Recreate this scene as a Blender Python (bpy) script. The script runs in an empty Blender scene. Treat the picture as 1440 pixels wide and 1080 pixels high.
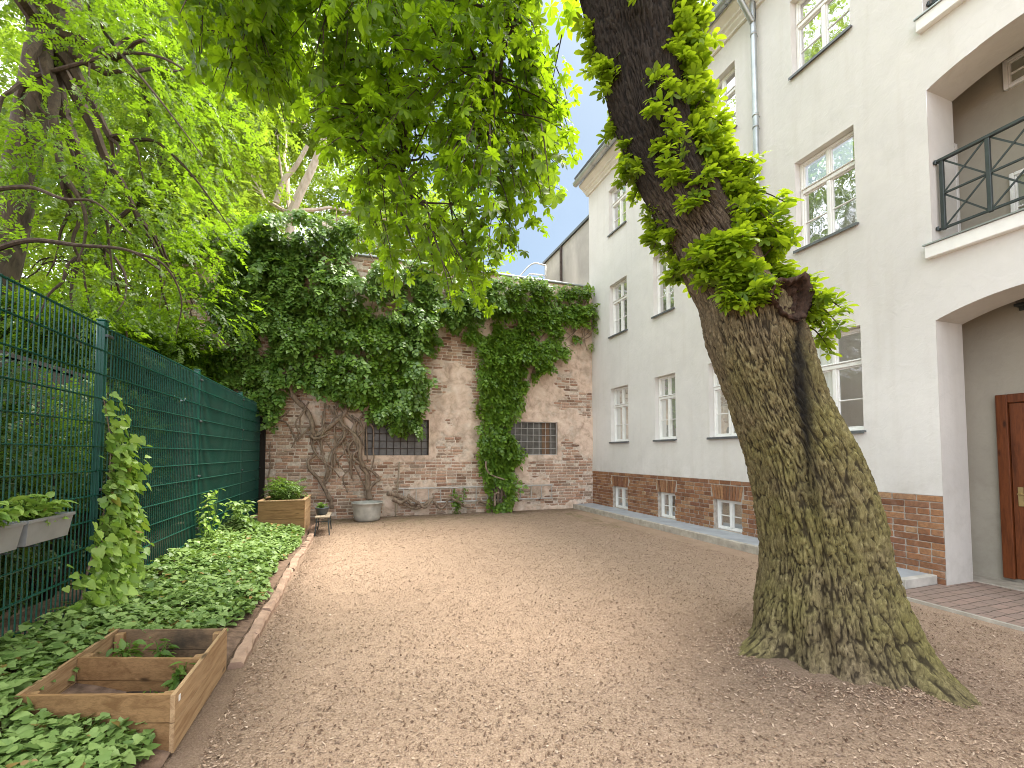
import bpy, math, random
import numpy as np
random.seed(7)
rng = np.random.default_rng(11)
sc = bpy.context.scene
COL = sc.collection

# ------------------------------------------------------------------ camera
F, CX, HZ = 620.0, 720.0, 638.0            # focal length and horizon of the 1440x1080 photograph, in its pixels
PITCH = math.atan(F / 14500.0)
PY = HZ - F * math.tan(PITCH)
YAW = math.atan(217.0 / (F / math.cos(PITCH)))
CAM = np.array([0.0, 0.0, 1.5])
FWD = np.array([math.sin(YAW) * math.cos(PITCH), math.cos(YAW) * math.cos(PITCH), math.sin(PITCH)])
RGT = np.array([math.cos(YAW), -math.sin(YAW), 0.0])
UPV = np.cross(RGT, FWD)
cam_d = bpy.data.cameras.new("camera")
cam = bpy.data.objects.new("camera", cam_d)
COL.objects.link(cam)
cam.location = CAM
cam.rotation_euler = (math.pi / 2 + PITCH, 0, -YAW)
cam_d.sensor_width = 36.0
cam_d.lens = 36.0 * F / 1440.0
cam_d.shift_y = (PY - 540.0) / 1440.0
cam_d.clip_start, cam_d.clip_end = 0.05, 2000
sc.camera = cam

# ------------------------------------------------------------------ light
SUN_ELEV, SUN_AZ = math.radians(60), math.radians(72)     # azimuth from +Y towards +X
SKY_STRENGTH, SUN_STRENGTH, EXPOSURE = 0.15, 2.9, 2.3
w = bpy.data.worlds.new("World")
sc.world = w
w.use_nodes = True
nt = w.node_tree
nt.nodes.clear()
o_ = nt.nodes.new("ShaderNodeOutputWorld")
bg = nt.nodes.new("ShaderNodeBackground")
sky = nt.nodes.new("ShaderNodeTexSky")
sky.sky_type = 'NISHITA'
sky.sun_disc = False
sky.sun_elevation = SUN_ELEV
sky.sun_rotation = SUN_AZ
sky.air_density, sky.dust_density, sky.ozone_density = 1.0, 2.0, 1.0
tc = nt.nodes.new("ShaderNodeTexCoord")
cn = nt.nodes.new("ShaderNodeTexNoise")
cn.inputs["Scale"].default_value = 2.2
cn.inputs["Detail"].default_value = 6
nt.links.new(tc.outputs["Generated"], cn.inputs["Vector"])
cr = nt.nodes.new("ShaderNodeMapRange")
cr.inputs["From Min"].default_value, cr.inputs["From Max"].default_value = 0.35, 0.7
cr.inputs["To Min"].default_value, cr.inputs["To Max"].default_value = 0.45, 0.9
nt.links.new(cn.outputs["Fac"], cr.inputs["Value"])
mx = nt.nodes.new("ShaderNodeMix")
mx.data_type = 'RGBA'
# bright cloud added all round to light the yard; blue left beyond its end
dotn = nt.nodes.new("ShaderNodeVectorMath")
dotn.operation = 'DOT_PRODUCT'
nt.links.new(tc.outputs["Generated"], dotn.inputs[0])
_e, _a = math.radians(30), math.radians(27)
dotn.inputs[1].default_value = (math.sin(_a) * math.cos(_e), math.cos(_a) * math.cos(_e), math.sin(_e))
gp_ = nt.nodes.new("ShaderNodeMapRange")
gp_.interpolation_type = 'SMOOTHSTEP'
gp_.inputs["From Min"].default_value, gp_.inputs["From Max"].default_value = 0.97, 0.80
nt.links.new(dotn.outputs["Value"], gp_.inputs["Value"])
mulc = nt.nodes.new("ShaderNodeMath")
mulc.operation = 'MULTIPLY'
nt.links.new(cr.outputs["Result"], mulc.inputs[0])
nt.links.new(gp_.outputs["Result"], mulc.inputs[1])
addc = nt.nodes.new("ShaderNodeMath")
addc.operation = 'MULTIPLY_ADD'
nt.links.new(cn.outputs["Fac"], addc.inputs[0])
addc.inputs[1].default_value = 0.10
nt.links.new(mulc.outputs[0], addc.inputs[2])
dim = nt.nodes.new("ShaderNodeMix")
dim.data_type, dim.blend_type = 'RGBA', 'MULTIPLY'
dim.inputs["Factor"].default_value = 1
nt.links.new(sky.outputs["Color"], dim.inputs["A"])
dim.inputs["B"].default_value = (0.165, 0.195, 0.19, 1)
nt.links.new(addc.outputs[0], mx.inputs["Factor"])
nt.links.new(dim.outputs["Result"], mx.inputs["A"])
mx.inputs["B"].default_value = (6.0, 6.2, 6.75, 1)         # bright tone of the added cloud
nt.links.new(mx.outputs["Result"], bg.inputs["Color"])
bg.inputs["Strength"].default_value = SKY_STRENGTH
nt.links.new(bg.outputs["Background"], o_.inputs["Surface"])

sd = bpy.data.lights.new("sun", 'SUN')
sd.energy = SUN_STRENGTH
sd.angle = math.radians(34)
sd.color = (1.0, 0.94, 0.84)
so = bpy.data.objects.new("sun", sd)
COL.objects.link(so)
so.rotation_euler = (math.pi / 2 - SUN_ELEV, 0, math.pi - SUN_AZ)
so.location = (20, 10, 30)
sc.view_settings.view_transform = 'Standard'
sc.view_settings.look = 'None'
sc.view_settings.gamma = 1
sc.view_settings.exposure = EXPOSURE
sc.cycles.max_bounces = 10
sc.cycles.diffuse_bounces = 5
sc.cycles.transparent_max_bounces = 12
sc.cycles.use_denoising = True
sc.cycles.filter_width = 1.0

# ------------------------------------------------------------------ helpers
def at(px, py, a):                 # the world point seen at a photograph pixel, a metres along the lens axis
    return CAM + (FWD * F + RGT * (px - CX) - UPV * (py - PY)) * (a / F)

def on_y(px, py, y):
    d = FWD * F + RGT * (px - CX) - UPV * (py - PY)
    return CAM + d * (y / d[1])

def on_z(px, py, z):
    d = FWD * F + RGT * (px - CX) - UPV * (py - PY)
    return CAM + d * ((z - CAM[2]) / d[2])

ORIG = {}
def origin_of(p):
    while p is not None and p.name not in ORIG:
        p = p.parent
    return ORIG[p.name] if p is not None else np.zeros(3)

def tag(o, label, cat, group=None):
    o["label"] = label
    o["category"] = cat
    if group:
        o["group"] = group
    return o

def thing(name, label, cat, loc=(0, 0, 0), group=None):
    o = bpy.data.objects.new(name, None)
    o.empty_display_size = 0.1
    COL.objects.link(o)
    o.location = loc
    ORIG[o.name] = np.array(loc, float)
    return tag(o, label, cat, group)

def link_mesh(name, V, faces_by_n, mat, parent=None, smooth=False, attrs=None):
    """V (n,3); faces_by_n: list of index arrays (m,k)."""
    me = bpy.data.meshes.new(name)
    off = origin_of(parent)
    V = np.asarray(V, np.float32) - off.astype(np.float32)
    faces_by_n = [np.asarray(f, np.int32) for f in faces_by_n if len(f)]
    nl = sum(f.size for f in faces_by_n)
    nf = sum(f.shape[0] for f in faces_by_n)
    me.vertices.add(len(V))
    me.vertices.foreach_set("co", V.ravel())
    me.loops.add(nl)
    me.loops.foreach_set("vertex_index", np.concatenate([f.ravel() for f in faces_by_n]))
    me.polygons.add(nf)
    tot = np.concatenate([np.full(f.shape[0], f.shape[1], np.int32) for f in faces_by_n])
    st = np.concatenate([[0], np.cumsum(tot)[:-1]]).astype(np.int32)
    me.polygons.foreach_set("loop_start", st)
    me.polygons.foreach_set("loop_total", tot)
    me.polygons.foreach_set("use_smooth", np.full(nf, bool(smooth)))
    me.update(calc_edges=True)
    me.validate()
    for k, v in (attrs or {}).items():
        a = me.attributes.new(k, 'FLOAT', 'POINT')
        a.data.foreach_set("value", np.asarray(v, np.float32))
    if mat:
        me.materials.append(mat)
    o = bpy.data.objects.new(name, me)
    COL.objects.link(o)
    if parent is not None:
        o.parent = parent
    return o

class MB:
    """collects shapes, builds ONE mesh object"""
    def __init__(s):
        s.V, s.Q, s.T, s.n = [], [], [], 0
    def add(s, V, Q=(), T=()):
        V = np.asarray(V, float)
        s.V.append(V)
        if len(Q): s.Q.append(np.asarray(Q, int) + s.n)
        if len(T): s.T.append(np.asarray(T, int) + s.n)
        s.n += len(V)
        return s
    def obox(s, c, ax, ay, az):          # centre and three half-axis vectors
        c, ax, ay, az = [np.asarray(v, float) for v in (c, ax, ay, az)]
        V = [c + i * ax + j * ay + k * az for k in (-1, 1) for j in (-1, 1) for i in (-1, 1)]
        Q = [(0, 2, 3, 1), (4, 5, 7, 6), (0, 1, 5, 4), (2, 6, 7, 3), (0, 4, 6, 2), (1, 3, 7, 5)]
        return s.add(V, Q)
    def box(s, a, b):
        a, b = np.minimum(a, b).astype(float), np.maximum(a, b).astype(float)
        h = (b - a) / 2
        return s.obox((a + b) / 2, (h[0], 0, 0), (0, h[1], 0), (0, 0, h[2]))
    def bbox(s, a, b, bv=0.006):         # box with chamfered edges
        a, b = np.minimum(a, b).astype(float), np.maximum(a, b).astype(float)
        bv = min(bv, *((b - a) * 0.45))
        V, idx = [], {}
        for i in (0, 1):
            for j in (0, 1):
                for k in (0, 1):
                    c = [(a, b)[i][0], (a, b)[j][1], (a, b)[k][2]]
                    sg = [1 - 2 * i, 1 - 2 * j, 1 - 2 * k]
                    for d in range(3):   # vertex lying on the face normal to axis d
                        p = [c[q] + (0 if q == d else sg[q] * bv) for q in range(3)]
                        idx[i, j, k, d] = len(V)
                        V.append(p)
        Q, T = [], []
        g = lambda i, j, k, d: idx[i, j, k, d]
        for v in (0, 1):
            f = [g(v, 0, 0, 0), g(v, 1, 0, 0), g(v, 1, 1, 0), g(v, 0, 1, 0)]; Q.append(f if v else f[::-1])
            f = [g(0, v, 0, 1), g(0, v, 1, 1), g(1, v, 1, 1), g(1, v, 0, 1)]; Q.append(f if v else f[::-1])
            f = [g(0, 0, v, 2), g(1, 0, v, 2), g(1, 1, v, 2), g(0, 1, v, 2)]; Q.append(f if v else f[::-1])
        for u in (0, 1):
            for v in (0, 1):
                Q.append([g(0, u, v, 1), g(1, u, v, 1), g(1, u, v, 2), g(0, u, v, 2)])
                Q.append([g(u, 0, v, 0), g(u, 1, v, 0), g(u, 1, v, 2), g(u, 0, v, 2)])
                Q.append([g(u, v, 0, 0), g(u, v, 1, 0), g(u, v, 1, 1), g(u, v, 0, 1)])
        for i in (0, 1):
            for j in (0, 1):
                for k in (0, 1):
                    T.append([g(i, j, k, 0), g(i, j, k, 1), g(i, j, k, 2)])
        return s.add(V, Q, T)
    def bar(s, p, q, r, n=4, r2=None):   # straight rod
        return s.tube([p, q], [r, r if r2 is None else r2], n)
    def tube(s, P, R, n=8, cap=True):
        P = np.asarray(P, float)
        m = len(P)
        R = np.full(m, R, float) if np.isscalar(R) else np.asarray(R, float)
        Tn = np.gradient(P, axis=0) if m > 2 else np.repeat([P[1] - P[0]], 2, 0)
        Tn /= np.linalg.norm(Tn, axis=1, keepdims=True) + 1e-12
        ref = np.array([0, 0, 1.0]) if abs(Tn[0][2]) < 0.9 else np.array([1.0, 0, 0])
        u = np.cross(Tn[0], ref); u /= np.linalg.norm(u)
        th = np.arange(n) * 2 * math.pi / n + math.pi / n
        V = []
        for i in range(m):
            u = u - Tn[i] * (u @ Tn[i]); u /= np.linalg.norm(u) + 1e-12
            v = np.cross(Tn[i], u)
            V.append(P[i] + R[i] * (np.cos(th)[:, None] * u + np.sin(th)[:, None] * v))
        V = np.concatenate(V)
        a = np.arange(n); b = (a + 1) % n
        Q = np.concatenate([np.stack([i * n + a, i * n + b, (i + 1) * n + b, (i + 1) * n + a], 1) for i in range(m - 1)])
        T = []
        if cap:
            k = len(V)
            V = np.vstack([V, P[0], P[-1]])
            T = np.concatenate([np.stack([np.full(n, k), b, a], 1), np.stack([np.full(n, k + 1), (m - 1) * n + a, (m - 1) * n + b], 1)])
        return s.add(V, Q, T)
    def quad(s, a, b, c, d):
        return s.add([a, b, c, d], [(0, 1, 2, 3)])
    def lathe(s, prof, c, n=32, sq=(1, 1)):   # prof: list of (r,z)
        th = np.arange(n) * 2 * math.pi / n
        V = np.concatenate([np.stack([c[0] + r * sq[0] * np.cos(th), c[1] + r * sq[1] * np.sin(th), np.full(n, c[2] + z)], 1) for r, z in prof])
        a = np.arange(n); b = (a + 1) % n
        Q = np.concatenate([np.stack([i * n + a, i * n + b, (i + 1) * n + b, (i + 1) * n + a], 1) for i in range(len(prof) - 1)])
        return s.add(V, Q)
    def extrude_y(s, prof, y0, y1):      # prof in (x,z), closed
        m = len(prof)
        V = [(x, y, z) for y in (y0, y1) for x, z in prof]
        Q = [(i, (i + 1) % m, m + (i + 1) % m, m + i) for i in range(m)]
        s.add(V, Q)
        for k, y in ((0, y0), (1, y1)):  # end caps as a fan
            c = np.mean([(x, y, z) for x, z in prof], axis=0)
            s.add([(x, y, z) for x, z in prof] + [tuple(c)], (), [(i, (i + 1) % m, m) if k else ((i + 1) % m, i, m) for i in range(m)])
        return s
    def build(s, name, mat, parent=None, smooth=False, attrs=None):
        fs = []
        if s.Q: fs.append(np.concatenate(s.Q))
        if s.T: fs.append(np.concatenate(s.T))
        return link_mesh(name, np.concatenate(s.V), fs, mat, parent, smooth, attrs)

def smooth_path(P, k=6):               # Catmull-Rom through the points
    P = np.asarray(P, float)
    if len(P) < 3: return P
    Q = np.vstack([2 * P[0] - P[1], P, 2 * P[-1] - P[-2]])
    out = []
    for i in range(len(P) - 1):
        a, b, c, d = Q[i:i + 4]
        for t in np.linspace(0, 1, k, endpoint=False):
            out.append(0.5 * (2 * b + (c - a) * t + (2 * a - 5 * b + 4 * c - d) * t * t + (3 * b - a - 3 * c + d) * t ** 3))
    out.append(P[-1])
    return np.array(out)

def hash3(i, seed):
    n = (i[..., 0] * 374761393 + i[..., 1] * 668265263 + i[..., 2] * 1274126177 + seed * 974634541) & 0x7fffffff
    n = ((n ^ (n >> 13)) * 1274126177) & 0x7fffffff
    return ((n ^ (n >> 16)) & 0xffff) / 65535.0

def vnoise(p, seed=0):
    p = np.asarray(p, float)
    i = np.floor(p).astype(np.int64)
    f = p - i
    f = f * f * (3 - 2 * f)
    r = 0
    for dx in (0, 1):
        for dy in (0, 1):
            for dz in (0, 1):
                wgt = (f[..., 0] if dx else 1 - f[..., 0]) * (f[..., 1] if dy else 1 - f[..., 1]) * (f[..., 2] if dz else 1 - f[..., 2])
                r = r + wgt * hash3(i + np.array([dx, dy, dz]), seed)
    return r

def fbm(p, oct=4, seed=0):
    r, a, t = 0, 1.0, 0
    p = np.asarray(p, float)
    for k in range(oct):
        r = r + a * vnoise(p, seed + k); t += a; a *= 0.5; p = p * 2.03 + 17.1
    return r / t

def in_poly(x, y, poly):
    poly = np.asarray(poly, float)
    r = np.zeros(len(x), bool)
    j = len(poly) - 1
    for i in range(len(poly)):
        xi, yi, xj, yj = *poly[i], *poly[j]
        c = ((yi > y) != (yj > y)) & (x < (xj - xi) * (y - yi) / (yj - yi + 1e-12) + xi)
        r ^= c
        j = i
    return r

# ------------------------------------------------------------------ materials
class NM:
    def __init__(s, name):
        s.m = bpy.data.materials.new(name)
        s.m.use_nodes = True
        s.t = s.m.node_tree
        s.t.nodes.clear()
        s.out = s.n("ShaderNodeOutputMaterial")
    def n(s, k, **kw):
        nd = s.t.nodes.new(k)
        for a, v in kw.items():
            if hasattr(nd, a) and a not in nd.inputs: setattr(nd, a, v)
            else: s.set(nd.inputs[a], v)
        return nd
    def set(s, sock, v):
        if isinstance(v, bpy.types.NodeSocket): s.t.links.new(v, sock)
        elif isinstance(v, tuple) and len(v) == 3 and sock.type == 'RGBA': sock.default_value = (*v, 1)
        else: sock.default_value = v
    def coord(s, scale=(1, 1, 1), kind="Object", rot=(0, 0, 0)):
        c = s.n("ShaderNodeTexCoord")
        mp = s.n("ShaderNodeMapping")
        s.set(mp.inputs["Vector"], c.outputs[kind])
        mp.inputs["Scale"].default_value = scale
        mp.inputs["Rotation"].default_value = rot
        return mp.outputs["Vector"]
    def noise(s, vec, scale, detail=5, rough=0.55, dist=0.0):
        nd = s.n("ShaderNodeTexNoise")
        s.set(nd.inputs["Vector"], vec)
        nd.inputs["Scale"].default_value = scale
        nd.inputs["Detail"].default_value = detail
        nd.inputs["Roughness"].default_value = rough
        nd.inputs["Distortion"].default_value = dist
        return nd.outputs["Fac"]
    def vor(s, vec, scale, feature='F1', out="Distance"):
        nd = s.n("ShaderNodeTexVoronoi")
        nd.feature = feature
        s.set(nd.inputs["Vector"], vec)
        nd.inputs["Scale"].default_value = scale
        return nd.outputs[out]
    def ramp(s, fac, stops):
        nd = s.n("ShaderNodeValToRGB")
        s.set(nd.inputs["Fac"], fac)
        el = nd.color_ramp.elements
        while len(el) < len(stops): el.new(0.5)
        for e, (p, c) in zip(el, stops):
            e.position = p
            e.color = (*c, 1) if isinstance(c, tuple) else (c, c, c, 1)
        return nd.outputs["Color"]
    def mix(s, fac, a, b, mode='MIX'):
        nd = s.n("ShaderNodeMix")
        nd.data_type = 'RGBA'
        nd.blend_type = mode
        s.set(nd.inputs["Factor"], fac)
        s.set(nd.inputs["A"], a if not isinstance(a, tuple) else (*a, 1))
        s.set(nd.inputs["B"], b if not isinstance(b, tuple) else (*b, 1))
        return nd.outputs["Result"]
    def math(s, op, a, b=0.5):
        nd = s.n("ShaderNodeMath")
        nd.operation = op
        s.set(nd.inputs[0], a); s.set(nd.inputs[1], b)
        return nd.outputs[0]
    def bump(s, h, strength=0.5, dist=0.01, prev=None):
        nd = s.n("ShaderNodeBump")
        s.set(nd.inputs["Height"], h)
        nd.inputs["Strength"].default_value = strength
        nd.inputs["Distance"].default_value = dist
        if prev is not None: s.set(nd.inputs["Normal"], prev)
        return nd.outputs["Normal"]
    def island(s):
        return s.n("ShaderNodeNewGeometry").outputs["Random Per Island"]
    def attr(s, name):
        nd = s.n("ShaderNodeAttribute")
        nd.attribute_name = name
        return nd.outputs["Fac"]
    def bsdf(s, color, rough=0.6, metal=0.0, normal=None, spec=0.5, finish=True):
        b = s.n("ShaderNodeBsdfPrincipled")
        s.set(b.inputs["Base Color"], color if not isinstance(color, tuple) else (*color, 1))
        s.set(b.inputs["Roughness"], rough)
        s.set(b.inputs["Metallic"], metal)
        b.inputs["Specular IOR Level"].default_value = spec
        if normal is not None: s.set(b.inputs["Normal"], normal)
        if finish: s.t.links.new(b.outputs[0], s.out.inputs["Surface"])
        return b.outputs[0]
    def done(s, sh):
        s.t.links.new(sh, s.out.inputs["Surface"])
        return s.m

def m_simple(name, c, rough=0.6, metal=0.0, var=0.12, scale=6.0, bump=0.1, spec=0.5):
    k = NM(name)
    v = k.coord()
    f = k.noise(v, scale, 6)
    dark = tuple(x * (1 - var) for x in c); lite = tuple(min(1, x * (1 + var)) for x in c)
    col = k.ramp(f, [(0.3, dark), (0.7, lite)])
    k.bsdf(col, rough, metal, k.bump(k.noise(v, scale * 8, 4), bump, 0.004), spec)
    return k.m

def m_leaf(name, c1, c2, t1, trans=0.45, rough=0.45, spec=0.35, dead=0.0):
    k = NM(name)
    r = k.island()
    p = k.coord(kind="Object")
    n = k.noise(p, 0.8, 2)
    f = k.math('ADD', k.math('MULTIPLY', r, 0.6), k.math('MULTIPLY', n, 0.4))
    col = k.ramp(f, [(0.15, c1), (0.75, c2)])
    if dead:                                 # a few yellowed and brown leaves
        col = k.mix(k.math('GREATER_THAN', k.math('FRACT', k.math('MULTIPLY', r, 57.0), 0.0), 1 - dead), col, (0.26, 0.17, 0.055))
    b = k.bsdf(col, rough, 0, None, spec, finish=False)
    tr = k.n("ShaderNodeBsdfTranslucent")
    tcol = k.ramp(f, [(0.15, tuple(x * 0.75 for x in t1)), (0.8, t1)])
    k.set(tr.inputs["Color"], tcol)
    mxs = k.n("ShaderNodeMixShader")
    mxs.inputs["Fac"].default_value = trans
    k.t.links.new(b, mxs.inputs[1]); k.t.links.new(tr.outputs[0], mxs.inputs[2])
    return k.done(mxs.outputs[0])

def m_ground():
    k = NM("gravel_ground")
    v = k.coord()
    big = k.noise(v, 0.45, 4)
    mid = k.noise(v, 6, 6, 0.65)
    fine = k.noise(v, 95, 7, 0.8)
    cell = k.vor(v, 55)
    c = k.ramp(fine, [(0.36, (0.085, 0.050, 0.032)), (0.49, (0.36, 0.245, 0.165)), (0.62, (0.64, 0.475, 0.345))])
    c2 = k.ramp(mid, [(0.3, (0.22, 0.145, 0.098)), (0.72, (0.48, 0.345, 0.245))])
    col = k.mix(0.35, c, c2)
    col = k.mix(k.ramp(big, [(0.35, 0.0), (0.7, 0.3)]), col, (0.44, 0.33, 0.235))
    moss = k.math('MULTIPLY', k.attr("moss"), k.ramp(k.noise(v, 3.5, 5), [(0.45, 0.0), (0.62, 1.0)]))
    col = k.mix(moss, col, (0.14, 0.15, 0.03))
    col = k.mix(k.attr("edge_dark"), col, (0.075, 0.05, 0.036))
    h = k.math('ADD', k.math('MULTIPLY', fine, 0.6), k.math('MULTIPLY', cell, 0.5))
    n = k.bump(h, 1.0, 0.018)
    n = k.bump(mid, 0.5, 0.03, n)
    k.bsdf(col, 0.95, 0, n, 0.2)
    return k.m

def m_facade(name, c, stain_dark=0.12):
    k = NM(name)
    v = k.coord()
    a = k.noise(v, 0.7, 5, 0.6, 0.6)
    b = k.noise(v, 5, 6, 0.65, 0.8)
    vs = k.coord((6, 6, 0.5))
    drip = k.noise(vs, 1.0, 4)
    col = k.ramp(a, [(0.3, tuple(x * (1 - stain_dark) for x in c)), (0.65, c)])
    col = k.mix(k.ramp(b, [(0.35, 0.18), (0.6, 0.0)]), col, tuple(x * 0.8 for x in c))
    col = k.mix(k.ramp(drip, [(0.52, 0.0), (0.8, 0.28)]), col, (c[0] * 0.72, c[1] * 0.68, c[2] * 0.62))
    sep = k.n("ShaderNodeSeparateXYZ"); k.set(sep.inputs[0], v)
    zf = k.n("ShaderNodeMapRange"); k.set(zf.inputs["Value"], sep.outputs["Z"])
    zf.inputs["From Min"].default_value, zf.inputs["From Max"].default_value = 1.5, 1.0
    col = k.mix(k.math('MULTIPLY', zf.outputs[0], k.ramp(k.noise(v, 3, 6, 0.7), [(0.42, 0.0), (0.66, 0.45)])), col, (c[0] * 0.62, c[1] * 0.60, c[2] * 0.56))
    col = k.mix(k.ramp(k.noise(v, 1.6, 7, 0.75, 1.2), [(0.56, 0.0), (0.60, 0.10), (0.64, 0.0)]), col, (c[0] * 0.6, c[1] * 0.6, c[2] * 0.6))
    n = k.bump(k.noise(v, 9, 4, 0.5, 1.5), 0.26, 0.014)
    n = k.bump(k.noise(v, 90, 3), 0.22, 0.004, n)
    k.bsdf(col, 0.9, 0, n, 0.2)
    return k.m

def m_brick(name, stops, bump=0.5):
    k = NM(name)
    r = k.island()
    v = k.coord()
    f = k.noise(v, 22, 6, 0.7)
    col = k.ramp(r, stops)
    col = k.mix(k.ramp(f, [(0.3, 0.55), (0.62, 0.0)]), col, (0.07, 0.045, 0.035))
    col = k.mix(k.ramp(k.noise(v, 9, 5), [(0.55, 0.0), (0.75, 0.35)]), col, (0.40, 0.31, 0.25))
    k.bsdf(col, 0.9, 0, k.bump(k.noise(v, 60, 5), bump, 0.006), 0.2)
    return k.m

def m_oldwall():
    k = NM("old_plaster_and_mortar")
    v = k.coord()
    p = k.attr("plaster")
    mort = k.ramp(k.noise(v, 14, 6, 0.7), [(0.3, (0.38, 0.30, 0.24)), (0.7, (0.78, 0.67, 0.56))])
    plas = k.ramp(k.noise(v, 4, 7, 0.7, 0.5), [(0.28, (0.36, 0.255, 0.19)), (0.5, (0.66, 0.50, 0.39)), (0.72, (0.78, 0.65, 0.54))])
    col = k.mix(p, mort, plas)
    col = k.mix(k.ramp(k.noise(v, 1.3, 6, 0.65), [(0.50, 0.0), (0.72, 0.6)]), col, (0.17, 0.145, 0.10))
    n = k.bump(k.noise(v, 30, 6, 0.7, 0.6), 0.7, 0.012)
    k.bsdf(col, 0.95, 0, n, 0.15)
    return k.m

def m_wood(name, c1, c2, axis='x', rough=0.7, dirt=0.0):
    k = NM(name)
    sc_ = {'x': (1.2, 14, 14), 'y': (14, 1.2, 14), 'z': (14, 14, 1.2)}[axis]
    v = k.coord(sc_)
    isl = k.island()
    add = k.n("ShaderNodeVectorMath"); add.operation = 'ADD'
    comb = k.n("ShaderNodeCombineXYZ")
    for i in range(3): k.set(comb.inputs[i], k.math('MULTIPLY', isl, 37.0 + 11 * i))
    k.set(add.inputs[0], v); k.set(add.inputs[1], comb.outputs[0])
    vv = add.outputs[0]
    g = k.noise(vv, 1.6, 6, 0.6, 1.2)
    fine = k.noise(vv, 9, 5, 0.7, 0.3)
    col = k.ramp(g, [(0.32, c1), (0.52, c2), (0.70, tuple(min(1, x * 1.15) for x in c2))])
    col = k.mix(k.ramp(fine, [(0.35, 0.45), (0.55, 0.0)]), col, tuple(x * 0.55 for x in c1))
    col = k.mix(k.math('MULTIPLY', isl, 0.35), col, tuple(x * 0.8 for x in c2))
    u = k.coord()
    kn = k.vor(k.coord({'x': (2.2, 7, 7), 'y': (7, 2.2, 7), 'z': (7, 7, 2.2)}[axis]), 1.0)
    col = k.mix(k.ramp(kn, [(0.05, 0.9), (0.13, 0.0)]), col, tuple(x * 0.28 for x in c1))
    if dirt:
        col = k.mix(k.ramp(k.noise(u, 4, 5), [(0.35, dirt), (0.65, 0.0)]), col, (0.035, 0.03, 0.022))
    k.bsdf(col, rough, 0, k.bump(fine, 0.35, 0.004), 0.3)
    return k.m

def m_bark_chestnut():
    k = NM("mossy_chestnut_bark")
    v = k.coord((1, 1, 0.34))
    cr_ = k.attr("crack")                     # 0 in the furrows, 1 on the plates
    n1 = k.noise(v, 46, 6, 0.7, 0.8)
    n2 = k.noise(k.coord(), 2.2, 5, 0.6)
    brown = k.ramp(n1, [(0.3, (0.048, 0.034, 0.022)), (0.55, (0.155, 0.115, 0.075)), (0.75, (0.30, 0.235, 0.16))])
    moss = k.ramp(n1, [(0.3, (0.060, 0.052, 0.019)), (0.55, (0.165, 0.145, 0.050)), (0.75, (0.29, 0.262, 0.105))])
    mk = k.math('MULTIPLY', k.attr("moss"), k.ramp(n2, [(0.34, 0.45), (0.6, 1.0)]))
    col = k.mix(mk, brown, moss)
    col = k.mix(k.ramp(cr_, [(0.16, 0.85), (0.52, 0.0)]), col, (0.018, 0.013, 0.008))
    col = k.mix(k.attr("stain_dark"), col, (0.010, 0.009, 0.008))
    n = k.bump(n1, 0.8, 0.012)
    n = k.bump(k.noise(v, 90, 4), 0.4, 0.004, n)
    k.bsdf(col, 0.92, 0, n, 0.2)
    return k.m

def m_bark(name, c1, c2, zs=0.3, scale=14):
    k = NM(name)
    v = k.coord((1, 1, zs))
    f = k.noise(v, scale, 6, 0.65, 0.5)
    k.bsdf(k.ramp(f, [(0.3, c1), (0.7, c2)]), 0.9, 0, k.bump(f, 0.8, 0.02), 0.2)
    return k.m

def m_glass(name, tint=(0.9, 0.95, 0.95)):
    k = NM(name)
    fr = k.n("ShaderNodeFresnel"); fr.inputs["IOR"].default_value = 1.55
    tr = k.n("ShaderNodeBsdfTransparent"); k.set(tr.inputs["Color"], (*tint, 1))
    v = k.coord((1, 1, 1))
    gl = k.n("ShaderNodeBsdfGlossy"); gl.inputs["Roughness"].default_value = 0.015
    k.set(gl.inputs["Normal"], k.bump(k.noise(v, 2.5, 2), 0.12, 0.02))
    ms = k.n("ShaderNodeMixShader")
    k.set(ms.inputs["Fac"], k.math('ADD', k.math('MULTIPLY', fr.outputs[0], 0.65), 0.02))
    k.t.links.new(tr.outputs[0], ms.inputs[1]); k.t.links.new(gl.outputs[0], ms.inputs[2])
    return k.done(ms.outputs[0])

def m_screen(name, c, hole):
    k = NM(name)
    v = k.coord()
    b = k.bsdf(k.ramp(k.noise(k.coord((1, 3, 0.4)), 3, 4), [(0.3, tuple(x * 0.7 for x in c)), (0.7, c)]), 0.6, 0, None, 0.3, finish=False)
    tr = k.n("ShaderNodeBsdfTransparent")
    ms = k.n("ShaderNodeMixShader")
    k.set(ms.inputs["Fac"], hole)
    k.t.links.new(b, ms.inputs[1]); k.t.links.new(tr.outputs[0], ms.inputs[2])
    return k.done(ms.outputs[0])

def m_cloth():
    k = NM("curtain_cloth")
    b = k.bsdf((0.85, 0.83, 0.79), 0.9, finish=False)
    tr = k.n("ShaderNodeBsdfTranslucent"); k.set(tr.inputs["Color"], (0.6, 0.58, 0.54, 1))
    ms = k.n("ShaderNodeMixShader"); ms.inputs["Fac"].default_value = 0.3
    k.t.links.new(b, ms.inputs[1]); k.t.links.new(tr.outputs[0], ms.inputs[2])
    return k.done(ms.outputs[0])

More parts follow.
